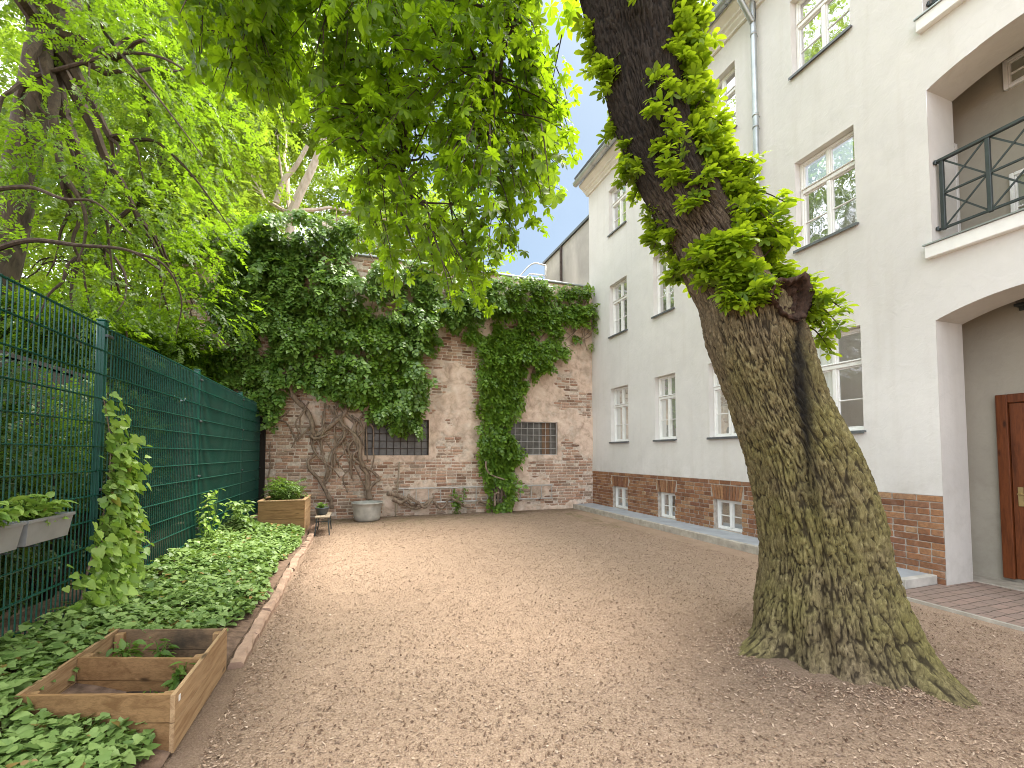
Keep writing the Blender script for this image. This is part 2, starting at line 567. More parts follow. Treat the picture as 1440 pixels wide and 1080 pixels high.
def m_paver():
    k = NM("red_concrete_pavers")
    v = k.coord(rot=(0, 0, 0.0))
    br = k.n("ShaderNodeTexBrick")
    wv = k.n("ShaderNodeVectorMath"); wv.operation = 'ADD'
    dn = k.n("ShaderNodeTexNoise"); k.set(dn.inputs["Vector"], v); dn.inputs["Scale"].default_value = 8
    sub = k.n("ShaderNodeVectorMath"); sub.operation = 'SCALE'
    k.set(sub.inputs[0], dn.outputs["Color"]); sub.inputs["Scale"].default_value = 0.03
    k.set(wv.inputs[0], v); k.set(wv.inputs[1], sub.outputs[0])
    k.set(br.inputs["Vector"], wv.outputs[0])
    br.inputs["Scale"].default_value = 1.0
    br.inputs["Brick Width"].default_value = 0.2
    br.inputs["Row Height"].default_value = 0.1
    br.inputs["Mortar Size"].default_value = 0.005
    br.inputs["Color1"].default_value = (0.34, 0.235, 0.19, 1)
    br.inputs["Color2"].default_value = (0.27, 0.20, 0.165, 1)
    br.inputs["Mortar"].default_value = (0.09, 0.07, 0.055, 1)
    col = k.mix(k.ramp(k.noise(v, 7, 6, 0.7), [(0.35, 0.45), (0.65, 0.0)]), br.outputs["Color"], (0.21, 0.155, 0.12))
    n = k.bump(k.math('SUBTRACT', 1.0, br.outputs["Fac"]), 0.8, 0.006)
    k.bsdf(col, 0.9, 0, k.bump(k.noise(v, 60, 5), 0.4, 0.004, n), 0.2)
    return k.m

M = dict(
    ground=m_ground(),
    facade=m_facade("off_white_render", (0.71, 0.685, 0.65)),
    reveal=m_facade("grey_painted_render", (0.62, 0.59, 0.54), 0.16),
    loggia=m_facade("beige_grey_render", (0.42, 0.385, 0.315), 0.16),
    nb=m_facade("weathered_grey_render", (0.52, 0.49, 0.45), 0.45),
    white=m_simple("white_window_paint", (0.80, 0.79, 0.76), 0.4, 0, 0.05, 9, 0.05),
    cream=m_simple("cream_cornice_paint", (0.72, 0.69, 0.64), 0.7, 0, 0.1, 3, 0.1),
    glass=m_glass("window_glass"),
    cloth=m_cloth(),
    zinc=m_simple("zinc_sheet", (0.42, 0.45, 0.46), 0.42, 0.75, 0.2, 3, 0.1),
    dzinc=m_simple("dark_zinc_sill", (0.16, 0.17, 0.18), 0.5, 0.5, 0.2, 4, 0.1),
    iron=m_simple("dark_grey_iron", (0.045, 0.055, 0.055), 0.45, 0.3, 0.2, 9, 0.08),
    rust=m_simple("rusty_iron", (0.075, 0.055, 0.045), 0.75, 0.3, 0.4, 12, 0.2),
    brick=m_brick("red_brown_brick", [(0.0, (0.19, 0.085, 0.045)), (0.35, (0.32, 0.150, 0.074)), (0.6, (0.40, 0.21, 0.105)), (0.82, (0.23, 0.10, 0.06)), (1.0, (0.46, 0.29, 0.16))]),
    mortar=m_simple("pale_mortar", (0.42, 0.37, 0.32), 0.95, 0, 0.3, 12, 0.5, 0.1),
    oldbrick=m_brick("weathered_old_brick", [(0.0, (0.23, 0.14, 0.095)), (0.25, (0.47, 0.27, 0.18)), (0.5, (0.60, 0.42, 0.31)), (0.7, (0.34, 0.25, 0.185)), (0.85, (0.55, 0.33, 0.22)), (1.0, (0.68, 0.54, 0.42))], 0.8),
    oldwall=m_oldwall(),
    dpane=m_simple("dusty_dark_pane", (0.115, 0.105, 0.09), 0.35, 0, 0.4, 5, 0.1),
    bpane=m_simple("brown_board", (0.17, 0.095, 0.05), 0.7, 0, 0.3, 8, 0.2),
    green=m_simple("green_powder_coat", (0.004, 0.062, 0.042), 0.38, 0, 0.15, 7, 0.04),
    screen1=m_screen("green_screen_cloth", (0.003, 0.021, 0.013), 0.28),
    screen2=m_screen("dense_green_screen_cloth", (0.003, 0.019, 0.011), 0.04),
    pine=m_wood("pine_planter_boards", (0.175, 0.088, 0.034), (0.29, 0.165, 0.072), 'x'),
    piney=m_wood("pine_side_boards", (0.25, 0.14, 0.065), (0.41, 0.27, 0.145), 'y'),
    pined=m_wood("soil_stained_boards", (0.15, 0.085, 0.042), (0.30, 0.19, 0.105), 'x', 0.8, 0.85),
    ccloth=m_simple("grey_cellar_curtain", (0.30, 0.295, 0.27), 0.9, 0, 0.2, 5, 0.1),
    pinep=m_wood("pine_corner_posts", (0.20, 0.11, 0.046), (0.32, 0.195, 0.093), 'z'),
    seatw=m_wood("weathered_seat_wood", (0.20, 0.15, 0.10), (0.36, 0.29, 0.21), 'y'),
    shed=m_wood("dark_shed_boards", (0.010, 0.009, 0.007), (0.024, 0.020, 0.016), 'z', 0.9),
    door=m_wood("red_brown_door_wood", (0.085, 0.024, 0.008), (0.17, 0.05, 0.016), 'z', 0.4),
    brass=m_simple("brass", (0.55, 0.42, 0.20), 0.35, 0.9, 0.1, 9, 0.03),
    soil=m_simple("dark_soil", (0.06, 0.042, 0.03), 0.98, 0, 0.5, 25, 0.9, 0.1),
    bedsoil=m_simple("bed_soil", (0.15, 0.10, 0.072), 0.98, 0, 0.4, 18, 0.9, 0.1),
    concrete=m_simple("pale_concrete", (0.46, 0.43, 0.38), 0.9, 0, 0.2, 7, 0.3, 0.2),
    pave=m_simple("blue_grey_pavement", (0.33, 0.345, 0.36), 0.75, 0, 0.16, 4, 0.15, 0.3),
    kerb=m_simple("weathered_kerb", (0.40, 0.36, 0.30), 0.9, 0, 0.25, 9, 0.4, 0.2),
    edging=m_simple("earthy_edging_block", (0.30, 0.205, 0.15), 0.95, 0, 0.3, 9, 0.6, 0.1),
    paver=m_paver(),
    tub=m_simple("grey_enamel_tub", (0.40, 0.385, 0.345), 0.6, 0, 0.3, 5, 0.1),
    plastic=m_simple("grey_plastic", (0.235, 0.24, 0.245), 0.45, 0, 0.12, 8, 0.05),
    dplastic=m_simple("dark_slate_plastic", (0.055, 0.065, 0.075), 0.5, 0, 0.2, 8, 0.05),
    alu=m_simple("dull_aluminium", (0.50, 0.48, 0.45), 0.5, 0.6, 0.2, 8, 0.1),
    stem=m_bark("vine_wood", (0.12, 0.085, 0.06), (0.36, 0.27, 0.20), 0.4, 18),
    twig=m_bark("dark_twig", (0.030, 0.022, 0.016), (0.085, 0.062, 0.042), 0.4, 18),
    bark=m_bark_chestnut(),
    barkg=m_bark("grey_brown_bark", (0.03, 0.024, 0.018), (0.12, 0.092, 0.068), 0.3, 9),
    barkp=m_bark("pale_smooth_bark", (0.34, 0.27, 0.20), (0.62, 0.53, 0.44), 0.5, 5),
    stub=m_bark("broken_red_wood", (0.014, 0.009, 0.006), (0.075, 0.042, 0.027), 0.25, 26),
    roof=m_simple("roof_sheet", (0.10, 0.105, 0.11), 0.85, 0, 0.3, 5, 0.3),
    chip=m_brick("wood_chips", [(0.0, (0.08, 0.045, 0.027)), (0.4, (0.26, 0.17, 0.11)), (0.85, (0.46, 0.335, 0.235)), (1.0, (0.58, 0.45, 0.335))], 0.3),
    lf_chest=m_leaf("chestnut_leaf", (0.035, 0.08, 0.005), (0.115, 0.185, 0.010), (0.36, 0.56, 0.012), 0.55, 0.45),
    lf_sprout=m_leaf("young_chestnut_leaf", (0.055, 0.12, 0.008), (0.16, 0.25, 0.015), (0.52, 0.68, 0.02), 0.5, 0.45),
    lf_left=m_leaf("fine_tree_leaf", (0.028, 0.065, 0.005), (0.085, 0.145, 0.010), (0.25, 0.42, 0.014), 0.52, 0.45),
    lf_far=m_leaf("pale_tree_leaf", (0.045, 0.085, 0.010), (0.12, 0.175, 0.02), (0.33, 0.48, 0.03), 0.54, 0.5),
    lf_vine=m_leaf("dark_vine_leaf", (0.055, 0.125, 0.022), (0.18, 0.29, 0.055), (0.24, 0.40, 0.025), 0.30, 0.34, 0.5),
    lf_vine2=m_leaf("mid_vine_leaf", (0.058, 0.135, 0.016), (0.18, 0.30, 0.035), (0.30, 0.46, 0.015), 0.34, 0.36, 0.5),
    lf_ivy=m_leaf("ivy_leaf", (0.075, 0.145, 0.03), (0.25, 0.36, 0.11), (0.24, 0.38, 0.05), 0.28, 0.45, 0.35, 0.025),
    lf_ivyl=m_leaf("pale_ivy_leaf", (0.12, 0.235, 0.03), (0.33, 0.47, 0.10), (0.32, 0.50, 0.05), 0.34, 0.42, 0.4, 0.02),
    lf_herb=m_leaf("herb_leaf", (0.06, 0.13, 0.02), (0.17, 0.27, 0.05), (0.22, 0.36, 0.04), 0.35, 0.45),
    lf_bush=m_leaf("shrub_leaf", (0.025, 0.06, 0.012), (0.075, 0.13, 0.02), (0.14, 0.24, 0.02), 0.35, 0.45),
)
# ------------------------------------------------------------------ ground
FX = -2.02                                   # fence line
WY = 11.0                                    # face of the old wall
BX = 6.25                                    # face of the house
TREE = np.array([3.07, 2.34, 0.0])
def ground_z(x, y):
    x = np.asarray(x, float); y = np.asarray(y, float)
    p = np.stack([x * 0.6, y * 0.6, x * 0], -1)
    inside = ((x > -0.8) & (x < 5.2) & (y < 10.9)).astype(float)
    z = (fbm(p, 3, 3) - 0.5) * 0.05 * inside
    p2 = np.stack([x * 7, y * 7, x * 0], -1)
    z = z + (fbm(p2, 3, 9) - 0.5) * 0.016 * inside
    d2 = (x - TREE[0]) ** 2 + (y - TREE[1]) ** 2
    z = z + 0.04 * np.exp(-d2 / 0.9) + 0.05 * np.exp(-(d2 / 0.42) ** 2)
    return z
fx = np.concatenate([[-400, -120, -40, -15, -8], np.arange(-4, -0.81, 0.16), np.arange(-0.8, 6.6, 0.04), [7, 8, 12, 30, 100, 400]])
fy = np.concatenate([[-400, -100, -30, -10, -4, -2], np.arange(-1, 0.6, 0.2), np.arange(0.6, 5.2, 0.035), np.arange(5.2, 11.6, 0.07), [13, 16, 22, 40, 120, 400]])
gx, gy = np.meshgrid(fx, fy, indexing='ij')
gz = ground_z(gx, gy)
nx, ny = gx.shape
ii, jj = np.meshgrid(np.arange(nx - 1), np.arange(ny - 1), indexing='ij')
q = np.stack([ii * ny + jj, (ii + 1) * ny + jj, (ii + 1) * ny + jj + 1, ii * ny + jj + 1], -1).reshape(-1, 4)
yard = ((gx > -0.9) & (gx < 6.3) & (gy < 11.1)).ravel()
gm = np.clip(1.25 - (11.0 - gy) / 1.6, 0, 1) * 0.45
gm = np.maximum(gm, np.clip(1 - np.abs(gx - 5.0) / 0.6, 0, 1) * np.clip((gy - 6) / 3, 0, 1) * 0.5).ravel() * yard
g_dark = np.clip(1 - (11.0 - gy) / 1.1, 0, 1) * 0.55  # darker towards the wall foot, the bed edge and the tree
g_dark = np.maximum(g_dark, np.clip(1 - (gx + 0.8) / 0.55, 0, 1) * 0.45)
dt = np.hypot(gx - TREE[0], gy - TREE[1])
g_dark = np.maximum(g_dark, np.clip(1.5 - dt, 0, 1) * 0.5).ravel()
g_dark = g_dark * (0.5 + fbm(np.stack([gx.ravel() * 2, gy.ravel() * 2, gx.ravel() * 0], -1), 3, 5))
g = link_mesh("ground", np.stack([gx, gy, gz], -1).reshape(-1, 3), [q], M["ground"], None, True, dict(moss=gm, edge_dark=np.clip(g_dark, 0, 0.7)))
g["kind"] = "structure"

def chips(n, name, box, smin, smax, bias):
    x = box[0] + (box[1] - box[0]) * rng.random(n)
    y = box[2] + (box[3] - box[2]) * rng.random(n) ** bias
    keep = (np.hypot(x - TREE[0], y - TREE[1]) > 0.40) & (x < 5.2 - 0.0 * y)
    keep &= (x > -0.72) & ~((x > 5.2) & (y < 3.2))
    lt = litter(15000)
    x, y = np.concatenate([x[keep], lt[:, 0]]), np.concatenate([y[keep], lt[:, 1]])
    n = len(x)
    s = smin + (smax - smin) * rng.random(n) ** 3
    a = rng.random(n) * 6.283
    tx = rng.normal(0, 0.35, n); ty = rng.normal(0, 0.35, n)
    u = np.stack([np.cos(a), np.sin(a), tx], 1) * s[:, None]
    v = np.stack([-np.sin(a), np.cos(a), ty], 1) * (s * (0.25 + 0.35 * rng.random(n)))[:, None]
    c = np.stack([x, y, ground_z(x, y) + 0.004 + 0.25 * s], 1)
    top = np.stack([c - u, c + v * 1.0, c + u, c - v], 1)
    mid = (c + np.array([0, 0, 0.003]))[:, None]
    V = np.concatenate([top, mid], 1).reshape(-1, 3)
    b = np.arange(n)[:, None] * 5
    T = np.concatenate([b + np.array([[0, 1, 4]]), b + np.array([[1, 2, 4]]), b + np.array([[2, 3, 4]]), b + np.array([[3, 0, 4]])])
    o = link_mesh(name, V, [T], M["chip"])
    o["kind"] = "stuff"
    return tag(o, "pale and brown wood chips and dead leaf flakes strewn over the bare yard", "wood chips")
def litter(n):                              # flakes gathered at the foot of the tree, the kerbs and the wall
    m = n // 3
    a = rng.random(m) * 6.283; r_ = 0.48 + np.abs(rng.normal(0, 0.16, m))
    e = [np.stack([TREE[0] + np.cos(a) * r_ + 0.08, TREE[1] + np.sin(a) * r_], 1)]
    e.append(np.stack([-0.70 + np.abs(rng.normal(0, 0.10, m)), rng.uniform(1.2, 10.6, m)], 1))
    e.append(np.stack([rng.uniform(-0.5, 5.5, m), 10.9 - np.abs(rng.normal(0, 0.18, m))], 1))
    return np.concatenate(e)
chips(150000, "wood_chips", (-0.75, 5.4, 0.9, 10.9), 0.004, 0.015, 1.35)

# bed soil between the fence and the edging blocks, rising towards the fence
def bed_z(x, y):
    t = np.clip((x + 0.86) / (FX + 0.86), 0, 1.4)
    return 0.03 + 0.20 * t + 0.04 * (fbm(np.stack([np.asarray(x) * 3, np.asarray(y) * 3, np.asarray(x) * 0], -1), 3, 21) - 0.5)
bx_ = np.arange(-2.4, -0.84, 0.05); by_ = np.arange(0.5, 10.96, 0.08)
a1, a2 = np.meshgrid(bx_, by_, indexing='ij')
n1, n2 = a1.shape
ii, jj = np.meshgrid(np.arange(n1 - 1), np.arange(n2 - 1), indexing='ij')
q = np.stack([ii * n2 + jj, (ii + 1) * n2 + jj, (ii + 1) * n2 + jj + 1, ii * n2 + jj + 1], -1).reshape(-1, 4)
o = link_mesh("planting_bed", np.stack([a1, a2, bed_z(a1, a2)], -1).reshape(-1, 3), [q], M["bedsoil"], None, True)
o["kind"] = "structure"

y = 1.15
while y < 10.6:                              # edging blocks
    L = 0.42 + 0.16 * rng.random()
    if 2.35 < y < 3.55:
        y = 3.60
        continue
    b = MB()
    c = np.array([-0.785 + rng.normal(0, 0.008), y + L / 2, 0.015 + rng.normal(0, 0.008)])
    an = rng.normal(0, 0.02); ti = rng.normal(0, 0.04)
    P = []
    for t in np.linspace(-1, 1, 7):
        P.append(c + np.array([math.sin(an) * t * L / 2, t * (L / 2 - 0.006), ti * t * 0.12]))
    P = np.array(P)
    ring = np.array([(-0.045, -0.10), (0.045, -0.10), (0.046, 0.022), (0.030, 0.042), (-0.030, 0.043), (-0.046, 0.022)])
    V = np.concatenate([p + np.stack([ring[:, 0] + rng.normal(0, 0.005, 6), np.zeros(6), ring[:, 1] + rng.normal(0, 0.006, 6)], 1) for p in P])
    n6 = np.arange(6)
    Q = np.concatenate([np.stack([i * 6 + n6, i * 6 + (n6 + 1) % 6, (i + 1) * 6 + (n6 + 1) % 6, (i + 1) * 6 + n6], 1) for i in range(6)])
    T = [(0, 1, 2), (0, 2, 3), (0, 3, 4), (0, 4, 5), (36, 38, 37), (36, 39, 38), (36, 40, 39), (36, 41, 40)]
    b.add(V, Q, T)
    tag(b.build("edging_block", M["edging"], None, False), "low earth-coloured edging block set end to end between the ivy bed and the bare yard", "edging block", "edging blocks along the ivy bed")
    y += L

# pavement along the house and the paved patch before the porch
PX = 5.62
o = MB().box((PX + 0.075, 3.28, -0.1), (BX + 0.02, 11.0, 0.115)).build("pavement", M["pave"]); o["kind"] = "structure"
b = MB()
yy = 3.26
while yy < 10.9:
    L = min(1.0, 10.985 - yy)
    b.bbox((PX - 0.005, yy + 0.003, -0.12), (PX + 0.073, yy + L - 0.003, 0.118 + rng.normal(0, 0.002)), 0.008)
    yy += L
o = b.build("pavement_kerb", M["kerb"]); o["kind"] = "structure"
o = MB().bbox((PX + 0.07, 3.20, -0.1), (BX + 0.0, 3.279, 0.118), 0.006).build("pavement_end_kerb", M["concrete"]); o["kind"] = "structure"
b = MB()
b.box((5.36, -1.5, -0.05), (6.76, 3.19, 0.022))
o = b.build("paved_path", M["paver"]); o["kind"] = "structure"
o = MB().box((5.32, -1.5, -0.08), (5.357, 3.19, 0.030)).build("path_edge", M["kerb"]); o["kind"] = "structure"

# ------------------------------------------------------------------ house
house = thing("apartment_house", "three-storey off-white rendered apartment house with brick base, timber windows and arched loggias", "apartment house", (BX, 6.0, 0))
Y0, Y1, ZP = -6.0, 11.1, 1.02                # facade ends; top of the brick base
COLS = [(9.24, 10.03), (7.53, 8.21), (5.84, 6.60), (3.92, 4.77)]
ROWS = [(1.81, 3.20), (4.58, 5.94), (7.31, 8.52)]
WIN = [(a, b_, c, d) for a, b_ in COLS for c, d in ROWS]
OY0, OY1 = 1.42, 3.12                        # loggia openings
ARCH = [(-0.25, 3.03, 0.17), (3.93, 5.77, 0.15), (6.66, 8.42, 0.14)]   # foot, springing, rise
def archz(k, y):
    c, h = (OY0 + OY1) / 2, (OY1 - OY0) / 2
    return ARCH[k][1] + ARCH[k][2] * (1 - ((y - c) / h) ** 2)

def holed_sheet(mb, ys, zs, holes, fn):
    ys = sorted(set(round(v, 4) for v in ys)); zs = sorted(set(round(v, 4) for v in zs))
    for i in range(len(ys) - 1):
        for j in range(len(zs) - 1):
            cy, cz = (ys[i] + ys[i + 1]) / 2, (zs[j] + zs[j + 1]) / 2
            if any(a < cy < b_ and c < cz < d for a, b_, c, d in holes):
                continue
            mb.quad(fn(ys[i], zs[j]), fn(ys[i + 1], zs[j]), fn(ys[i + 1], zs[j + 1]), fn(ys[i], zs[j + 1]))
wall = MB()
holes = list(WIN) + [(OY0, OY1, a, s_ + r) for a, s_, r in ARCH] + [(OY1, Y1, -1, ZP)]
ys = [Y0, Y1, OY0, OY1] + [v for h in WIN for v in h[:2]]
zs = [-0.2, ZP, 9.4] + [v for h in WIN for v in h[2:]] + [v for a, s_, r in ARCH for v in (a, s_ + r)]
holed_sheet(wall, ys, zs, holes, lambda y, z: (BX, y, z))
RD = 0.16                                    # window reveal depth
for a, b_, c, d in WIN:
    wall.quad((BX, a, c), (BX + RD, a, c), (BX + RD, a, d), (BX, a, d))
    wall.quad((BX, b_, c), (BX + RD, b_, c), (BX + RD, b_, d), (BX, b_, d))
    wall.quad((BX, a, d), (BX + RD, a, d), (BX + RD, b_, d), (BX, b_, d))
    wall.quad((BX, a, c), (BX + RD, a, c), (BX + RD, b_, c), (BX, b_, c))
ay = np.linspace(OY0, OY1, 25)
for k, (f, s_, r) in enumerate(ARCH):
    for i in range(24):
        z0, z1, t = archz(k, ay[i]), archz(k, ay[i + 1]), s_ + r
        wall.quad((BX, ay[i], z0), (BX, ay[i + 1], z1), (BX, ay[i + 1], t + 1e-4), (BX, ay[i], t + 1e-4))
wall.quad((BX, OY1, ZP), (BX, Y1, ZP), (BX + 0.03, Y1, ZP), (BX + 0.03, OY1, ZP))
wall.quad((BX, Y1, -0.2), (12.5, Y1, -0.2), (12.5, Y1, 9.4), (BX, Y1, 9.4))
wall.quad((12.5, Y0, -0.2), (12.5, Y1, -0.2), (12.5, Y1, 9.4), (12.5, Y0, 9.4))
wall.quad((BX, Y0, -0.2), (12.5, Y0, -0.2), (12.5, Y0, 9.4), (BX, Y0, 9.4))
wall.build("wall", M["facade"], house)

# arched loggias: painted reveal, then the niche behind
rev = MB(); nic = MB()
RX, NX, NY0, NY1 = 6.75, 7.18, 1.25, 3.33
for k, (f, s_, r) in enumerate(ARCH):
    rev.quad((BX + 0.002, OY1, f - 0.1), (RX, OY1, f - 0.1), (RX, OY1, s_), (BX + 0.002, OY1, s_))
    rev.quad((BX + 0.002, OY0, f - 0.1), (RX, OY0, f - 0.1), (RX, OY0, s_), (BX + 0.002, OY0, s_))
    for i in range(24):
        rev.quad((BX + 0.002, ay[i], archz(k, ay[i])), (BX + 0.002, ay[i + 1], archz(k, ay[i + 1])), (RX, ay[i + 1], archz(k, ay[i + 1])), (RX, ay[i], archz(k, ay[i])))
    ct = s_ + r + 0.30                       # niche ceiling
    nic.quad((NX, NY0, f), (NX, NY1, f), (NX, NY1, ct), (NX, NY0, ct))
    nic.quad((RX, NY1, f), (NX, NY1, f), (NX, NY1, ct), (RX, NY1, ct))
    nic.quad((RX, NY0, f), (NX, NY0, f), (NX, NY0, ct), (RX, NY0, ct))
    nic.quad((RX, NY0, ct), (NX, NY0, ct), (NX, NY1, ct), (RX, NY1, ct))
    nic.quad((RX, OY1, f), (RX, NY1, f), (RX, NY1, ct), (RX, OY1, ct))
    nic.quad((RX, NY0, f), (RX, OY0, f), (RX, OY0, ct), (RX, NY0, ct))
    for i in range(24):
        nic.quad((RX, ay[i], archz(k, ay[i])), (RX, ay[i + 1], archz(k, ay[i + 1])), (RX, ay[i + 1], ct), (RX, ay[i], ct))
    if k:
        nic.box((BX + 0.02, NY0, f - 0.12), (NX, NY1, f))
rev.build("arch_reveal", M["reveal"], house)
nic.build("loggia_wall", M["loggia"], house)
MB().box((6.762, OY0 - 0.1, -0.05), (NX, NY1 - 0.002, 0.030)).build("porch_step", M["kerb"], house)
for k in (1, 2):                             # ledge under the loggia openings
    f = ARCH[k][0]
    b = MB().bbox((BX - 0.075, OY0 - 0.06, f - 0.175), (BX + 0.02, OY1 + 0.04, f - 0.028), 0.006)
    lb = b.build("ledge", M["white"], house)
    MB().box((BX - 0.095, OY0 - 0.07, f - 0.026), (BX + 0.06, OY1 + 0.05, f - 0.012)).build("cover_strip", M["zinc"], lb)

# brick base, brick by brick
BW = [(a + 0.07, b_ - 0.06, 0.117, 0.665) for a, b_ in COLS]
mort = MB()
ys = [OY1, Y1] + [v for h in BW for v in h[:2]]
holed_sheet(mort, ys, [-0.2, 0.117, 0.665, ZP], BW, lambda y, z: (BX + 0.008, y, z))
for a, b_, c, d in BW:
    for yv in (a, b_):
        mort.quad((BX + 0.008, yv, c), (BX + 0.15, yv, c), (BX + 0.15, yv, d), (BX + 0.008, yv, d))
    mort.quad((BX + 0.008, a, d), (BX + 0.15, a, d), (BX + 0.15, b_, d), (BX + 0.008, b_, d))
    mort.quad((BX + 0.008, a, c), (BX + 0.15, a, c), (BX + 0.15, b_, c), (BX + 0.008, b_, c))
base = mort.build("brick_base", M["mortar"], house)
bk = MB()
RH = 0.0775
for r in range(14):
    z0 = ZP - (r + 1) * RH + 0.004
    z1 = ZP - r * RH - 0.006
    if z1 < -0.03: break
    yv = OY1 + 0.001 - (0.125 if r % 2 else 0)
    while yv < Y1:
        ln = 0.252 if not (r % 3 == 2) else 0.127
        a, b_ = max(OY1 + 0.001, yv + 0.005), min(yv + ln - 0.005, Y1)
        yv += ln
        segs = [(a, b_)]
        for h in BW:
            c, d = h[0] - (0.06 if z0 > h[3] - 0.02 else 0), h[1] + (0.06 if z0 > h[3] - 0.02 else 0)
            if z1 > h[2] and z0 < h[3] + 0.27:
                ns = []
                for s0, s1 in segs:
                    if s1 <= c or s0 >= d: ns.append((s0, s1))
                    else:
                        if c - s0 > 0.03: ns.append((s0, c - 0.004))
                        if s1 - d > 0.03: ns.append((d + 0.004, s1))
                segs = ns
        for s0, s1 in segs:
            if s1 - s0 < 0.02: continue
            pr = rng.normal(0, 0.0018)
            bk.bbox((BX - 0.002 + pr, s0 + abs(rng.normal(0, 0.002)), z0 + rng.normal(0, 0.0015)), (BX + 0.06, s1 - abs(rng.normal(0, 0.002)), z1 + rng.normal(0, 0.0015)), 0.006)
for a, b_, c, d in BW:                       # flat arches of upright bricks
    n = 10
    for i in range(n):
        t0, t1 = i / n, (i + 1) / n
        lo0, lo1 = a + (b_ - a) * t0, a + (b_ - a) * t1
        hi0, hi1 = a - 0.055 + (b_ - a + 0.11) * t0, a - 0.055 + (b_ - a + 0.11) * t1
        zt, zb = d + 0.262, d + 0.004
        x0 = BX - 0.006 + rng.normal(0, 0.002)
        V = [(x, yv, z) for x in (x0, BX + 0.06) for yv, z in ((lo0 + .008, zb), (lo1 - .008, zb), (hi1 - .009, zt), (hi0 + .009, zt))]
        bk.add(V, [(0, 1, 2, 3), (0, 1, 5, 4), (1, 2, 6, 5), (2, 3, 7, 6), (3, 0, 4, 7)])
bk.build("bricks", M["brick"], base)

def casement(parent, a, b_, c, d, x, kind="tall"):
    """timber window in the opening a..b_ (y), c..d (z), its outer face at x"""
    f = MB()
    fw = 0.040
    def fr(y0, y1, z0, z1, dx=0.0, th=0.06):
        f.bbox((x + dx, y0, z0), (x + dx + th, y1, z1), 0.006)
    fr(a, a + fw, c, d); fr(b_ - fw, b_, c, d)
    fr(a + fw, b_ - fw, d - fw, d, 0.003); fr(a + fw, b_ - fw, c, c + fw, 0.003)
    m = (a + b_) / 2
    if kind == "tall":
        zt = c + (d - c) * 0.655
        fr(a + fw, b_ - fw, zt - 0.026, zt + 0.03, -0.012, 0.07)
        fr(a + fw * 0.5, b_ - fw * 0.5, zt + 0.036, zt + 0.05, -0.028, 0.05)
        fr(m - 0.024, m + 0.024, zt + 0.036, d - fw, 0.001); fr(m - 0.027, m + 0.027, c + fw, zt - 0.027, -0.006)
        lights = [(a + fw, m - 0.024, zt + 0.05, d - fw, 0), (m + 0.024, b_ - fw, zt + 0.05, d - fw, 0),
                  (a + fw, m - 0.027, c + fw, zt - 0.027, 1), (m + 0.027, b_ - fw, c + fw, zt - 0.027, 1)]
    elif kind == "cellar":
        fr(m - 0.025, m + 0.025, c + fw, d - fw, -0.004)
        lights = [(a + fw, m - 0.025, c + fw, d - fw, 1), (m + 0.025, b_ - fw, c + fw, d - fw, 1)]
    else:
        fr(m - 0.03, m + 0.03, c + fw, d - fw, -0.004)
        lights = [(a + fw, m - 0.03, c + fw, d - fw, 1), (m + 0.03, b_ - fw, c + fw, d - fw, 1)]
    for y0, y1, z0, z1, gb in lights:        # sash rims and one slim glazing bar
        s_ = 0.017
        f.bbox((x + 0.014, y0 + .001, z0 + .001), (x + 0.05, y0 + s_, z1 - .001), 0.004); f.bbox((x + 0.014, y1 - s_, z0 + .001), (x + 0.05, y1 - .001, z1 - .001), 0.004)
        f.bbox((x + 0.016, y0 + s_, z0 + .001), (x + 0.05, y1 - s_, z0 + s_), 0.004); f.bbox((x + 0.016, y0 + s_, z1 - s_), (x + 0.05, y1 - s_, z1 - .001), 0.004)
        if gb:
            zm = z0 + (z1 - z0) * 0.46
            f.bbox((x + 0.018, y0 + s_, zm - 0.008), (x + 0.045, y1 - s_, zm + 0.008), 0.003)
    w_ = f.build("window", M["white"], parent)
    g_ = MB()
    for y0, y1, z0, z1, gb in lights:        # slightly out of true, as old panes are
        e = rng.normal(0, 0.0016, 4)
        g_.quad((x + 0.036 + e[0], y0 + .01, z0 + .01), (x + 0.036 + e[1], y1 - .01, z0 + .01), (x + 0.036 + e[1] + e[2], y1 - .01, z1 - .01), (x + 0.036 + e[0] + e[2], y0 + .01, z1 - .01))
    g_.build("pane", M["glass"], w_)
    return w_

def curtain(parent, x, y0, y1, z0, z1):
    n = max(6, int((y1 - y0) / 0.012))
    yv = np.linspace(y0, y1, n)
    ph = rng.random() * 6
    xs = x + 0.018 * np.sin(yv * 85 + ph + 1.2 * np.sin(yv * 23)) + 0.008 * np.sin(yv * 190)
    V = np.concatenate([np.stack([xs, yv, np.full(n, z0)], 1), np.stack([xs * 1.0, yv, np.full(n, z1)], 1)])
    i = np.arange(n - 1)
    return link_mesh("curtain", V, [np.stack([i, i + 1, n + i + 1, n + i], 1)], M["cloth"], parent, True)

for ci, (a, b_) in enumerate(COLS):
    for ri, (c, d) in enumerate(ROWS):
        w_ = casement(house, a + 0.003, b_ - 0.003, c + 0.003, d - 0.003, BX + RD - 0.055)
        b = MB().bbox((BX - 0.045, a - 0.03, c - 0.028), (BX + RD - 0.058, b_ + 0.03, c - 0.004), 0.003)
        b.box((BX - 0.047, a - 0.03, c - 0.045), (BX - 0.041, b_ + 0.03, c - 0.012))
        b.build("sill", M["dzinc"], w_)
        cx = BX + RD + 0.035
        if ri == 0 and ci < 3:
            curtain(w_, cx, a + 0.01, b_ - 0.01, c, d - 0.02)
        elif ri == 0:
            curtain(w_, cx, b_ - 0.34, b_ - 0.02, c, d - 0.02)
        else:
            curtain(w_, cx, a + 0.0, a + 0.13, c, d - 0.02)
            if (ci + ri) % 2: curtain(w_, cx + 0.03, b_ - 0.14, b_, c, d - 0.02)
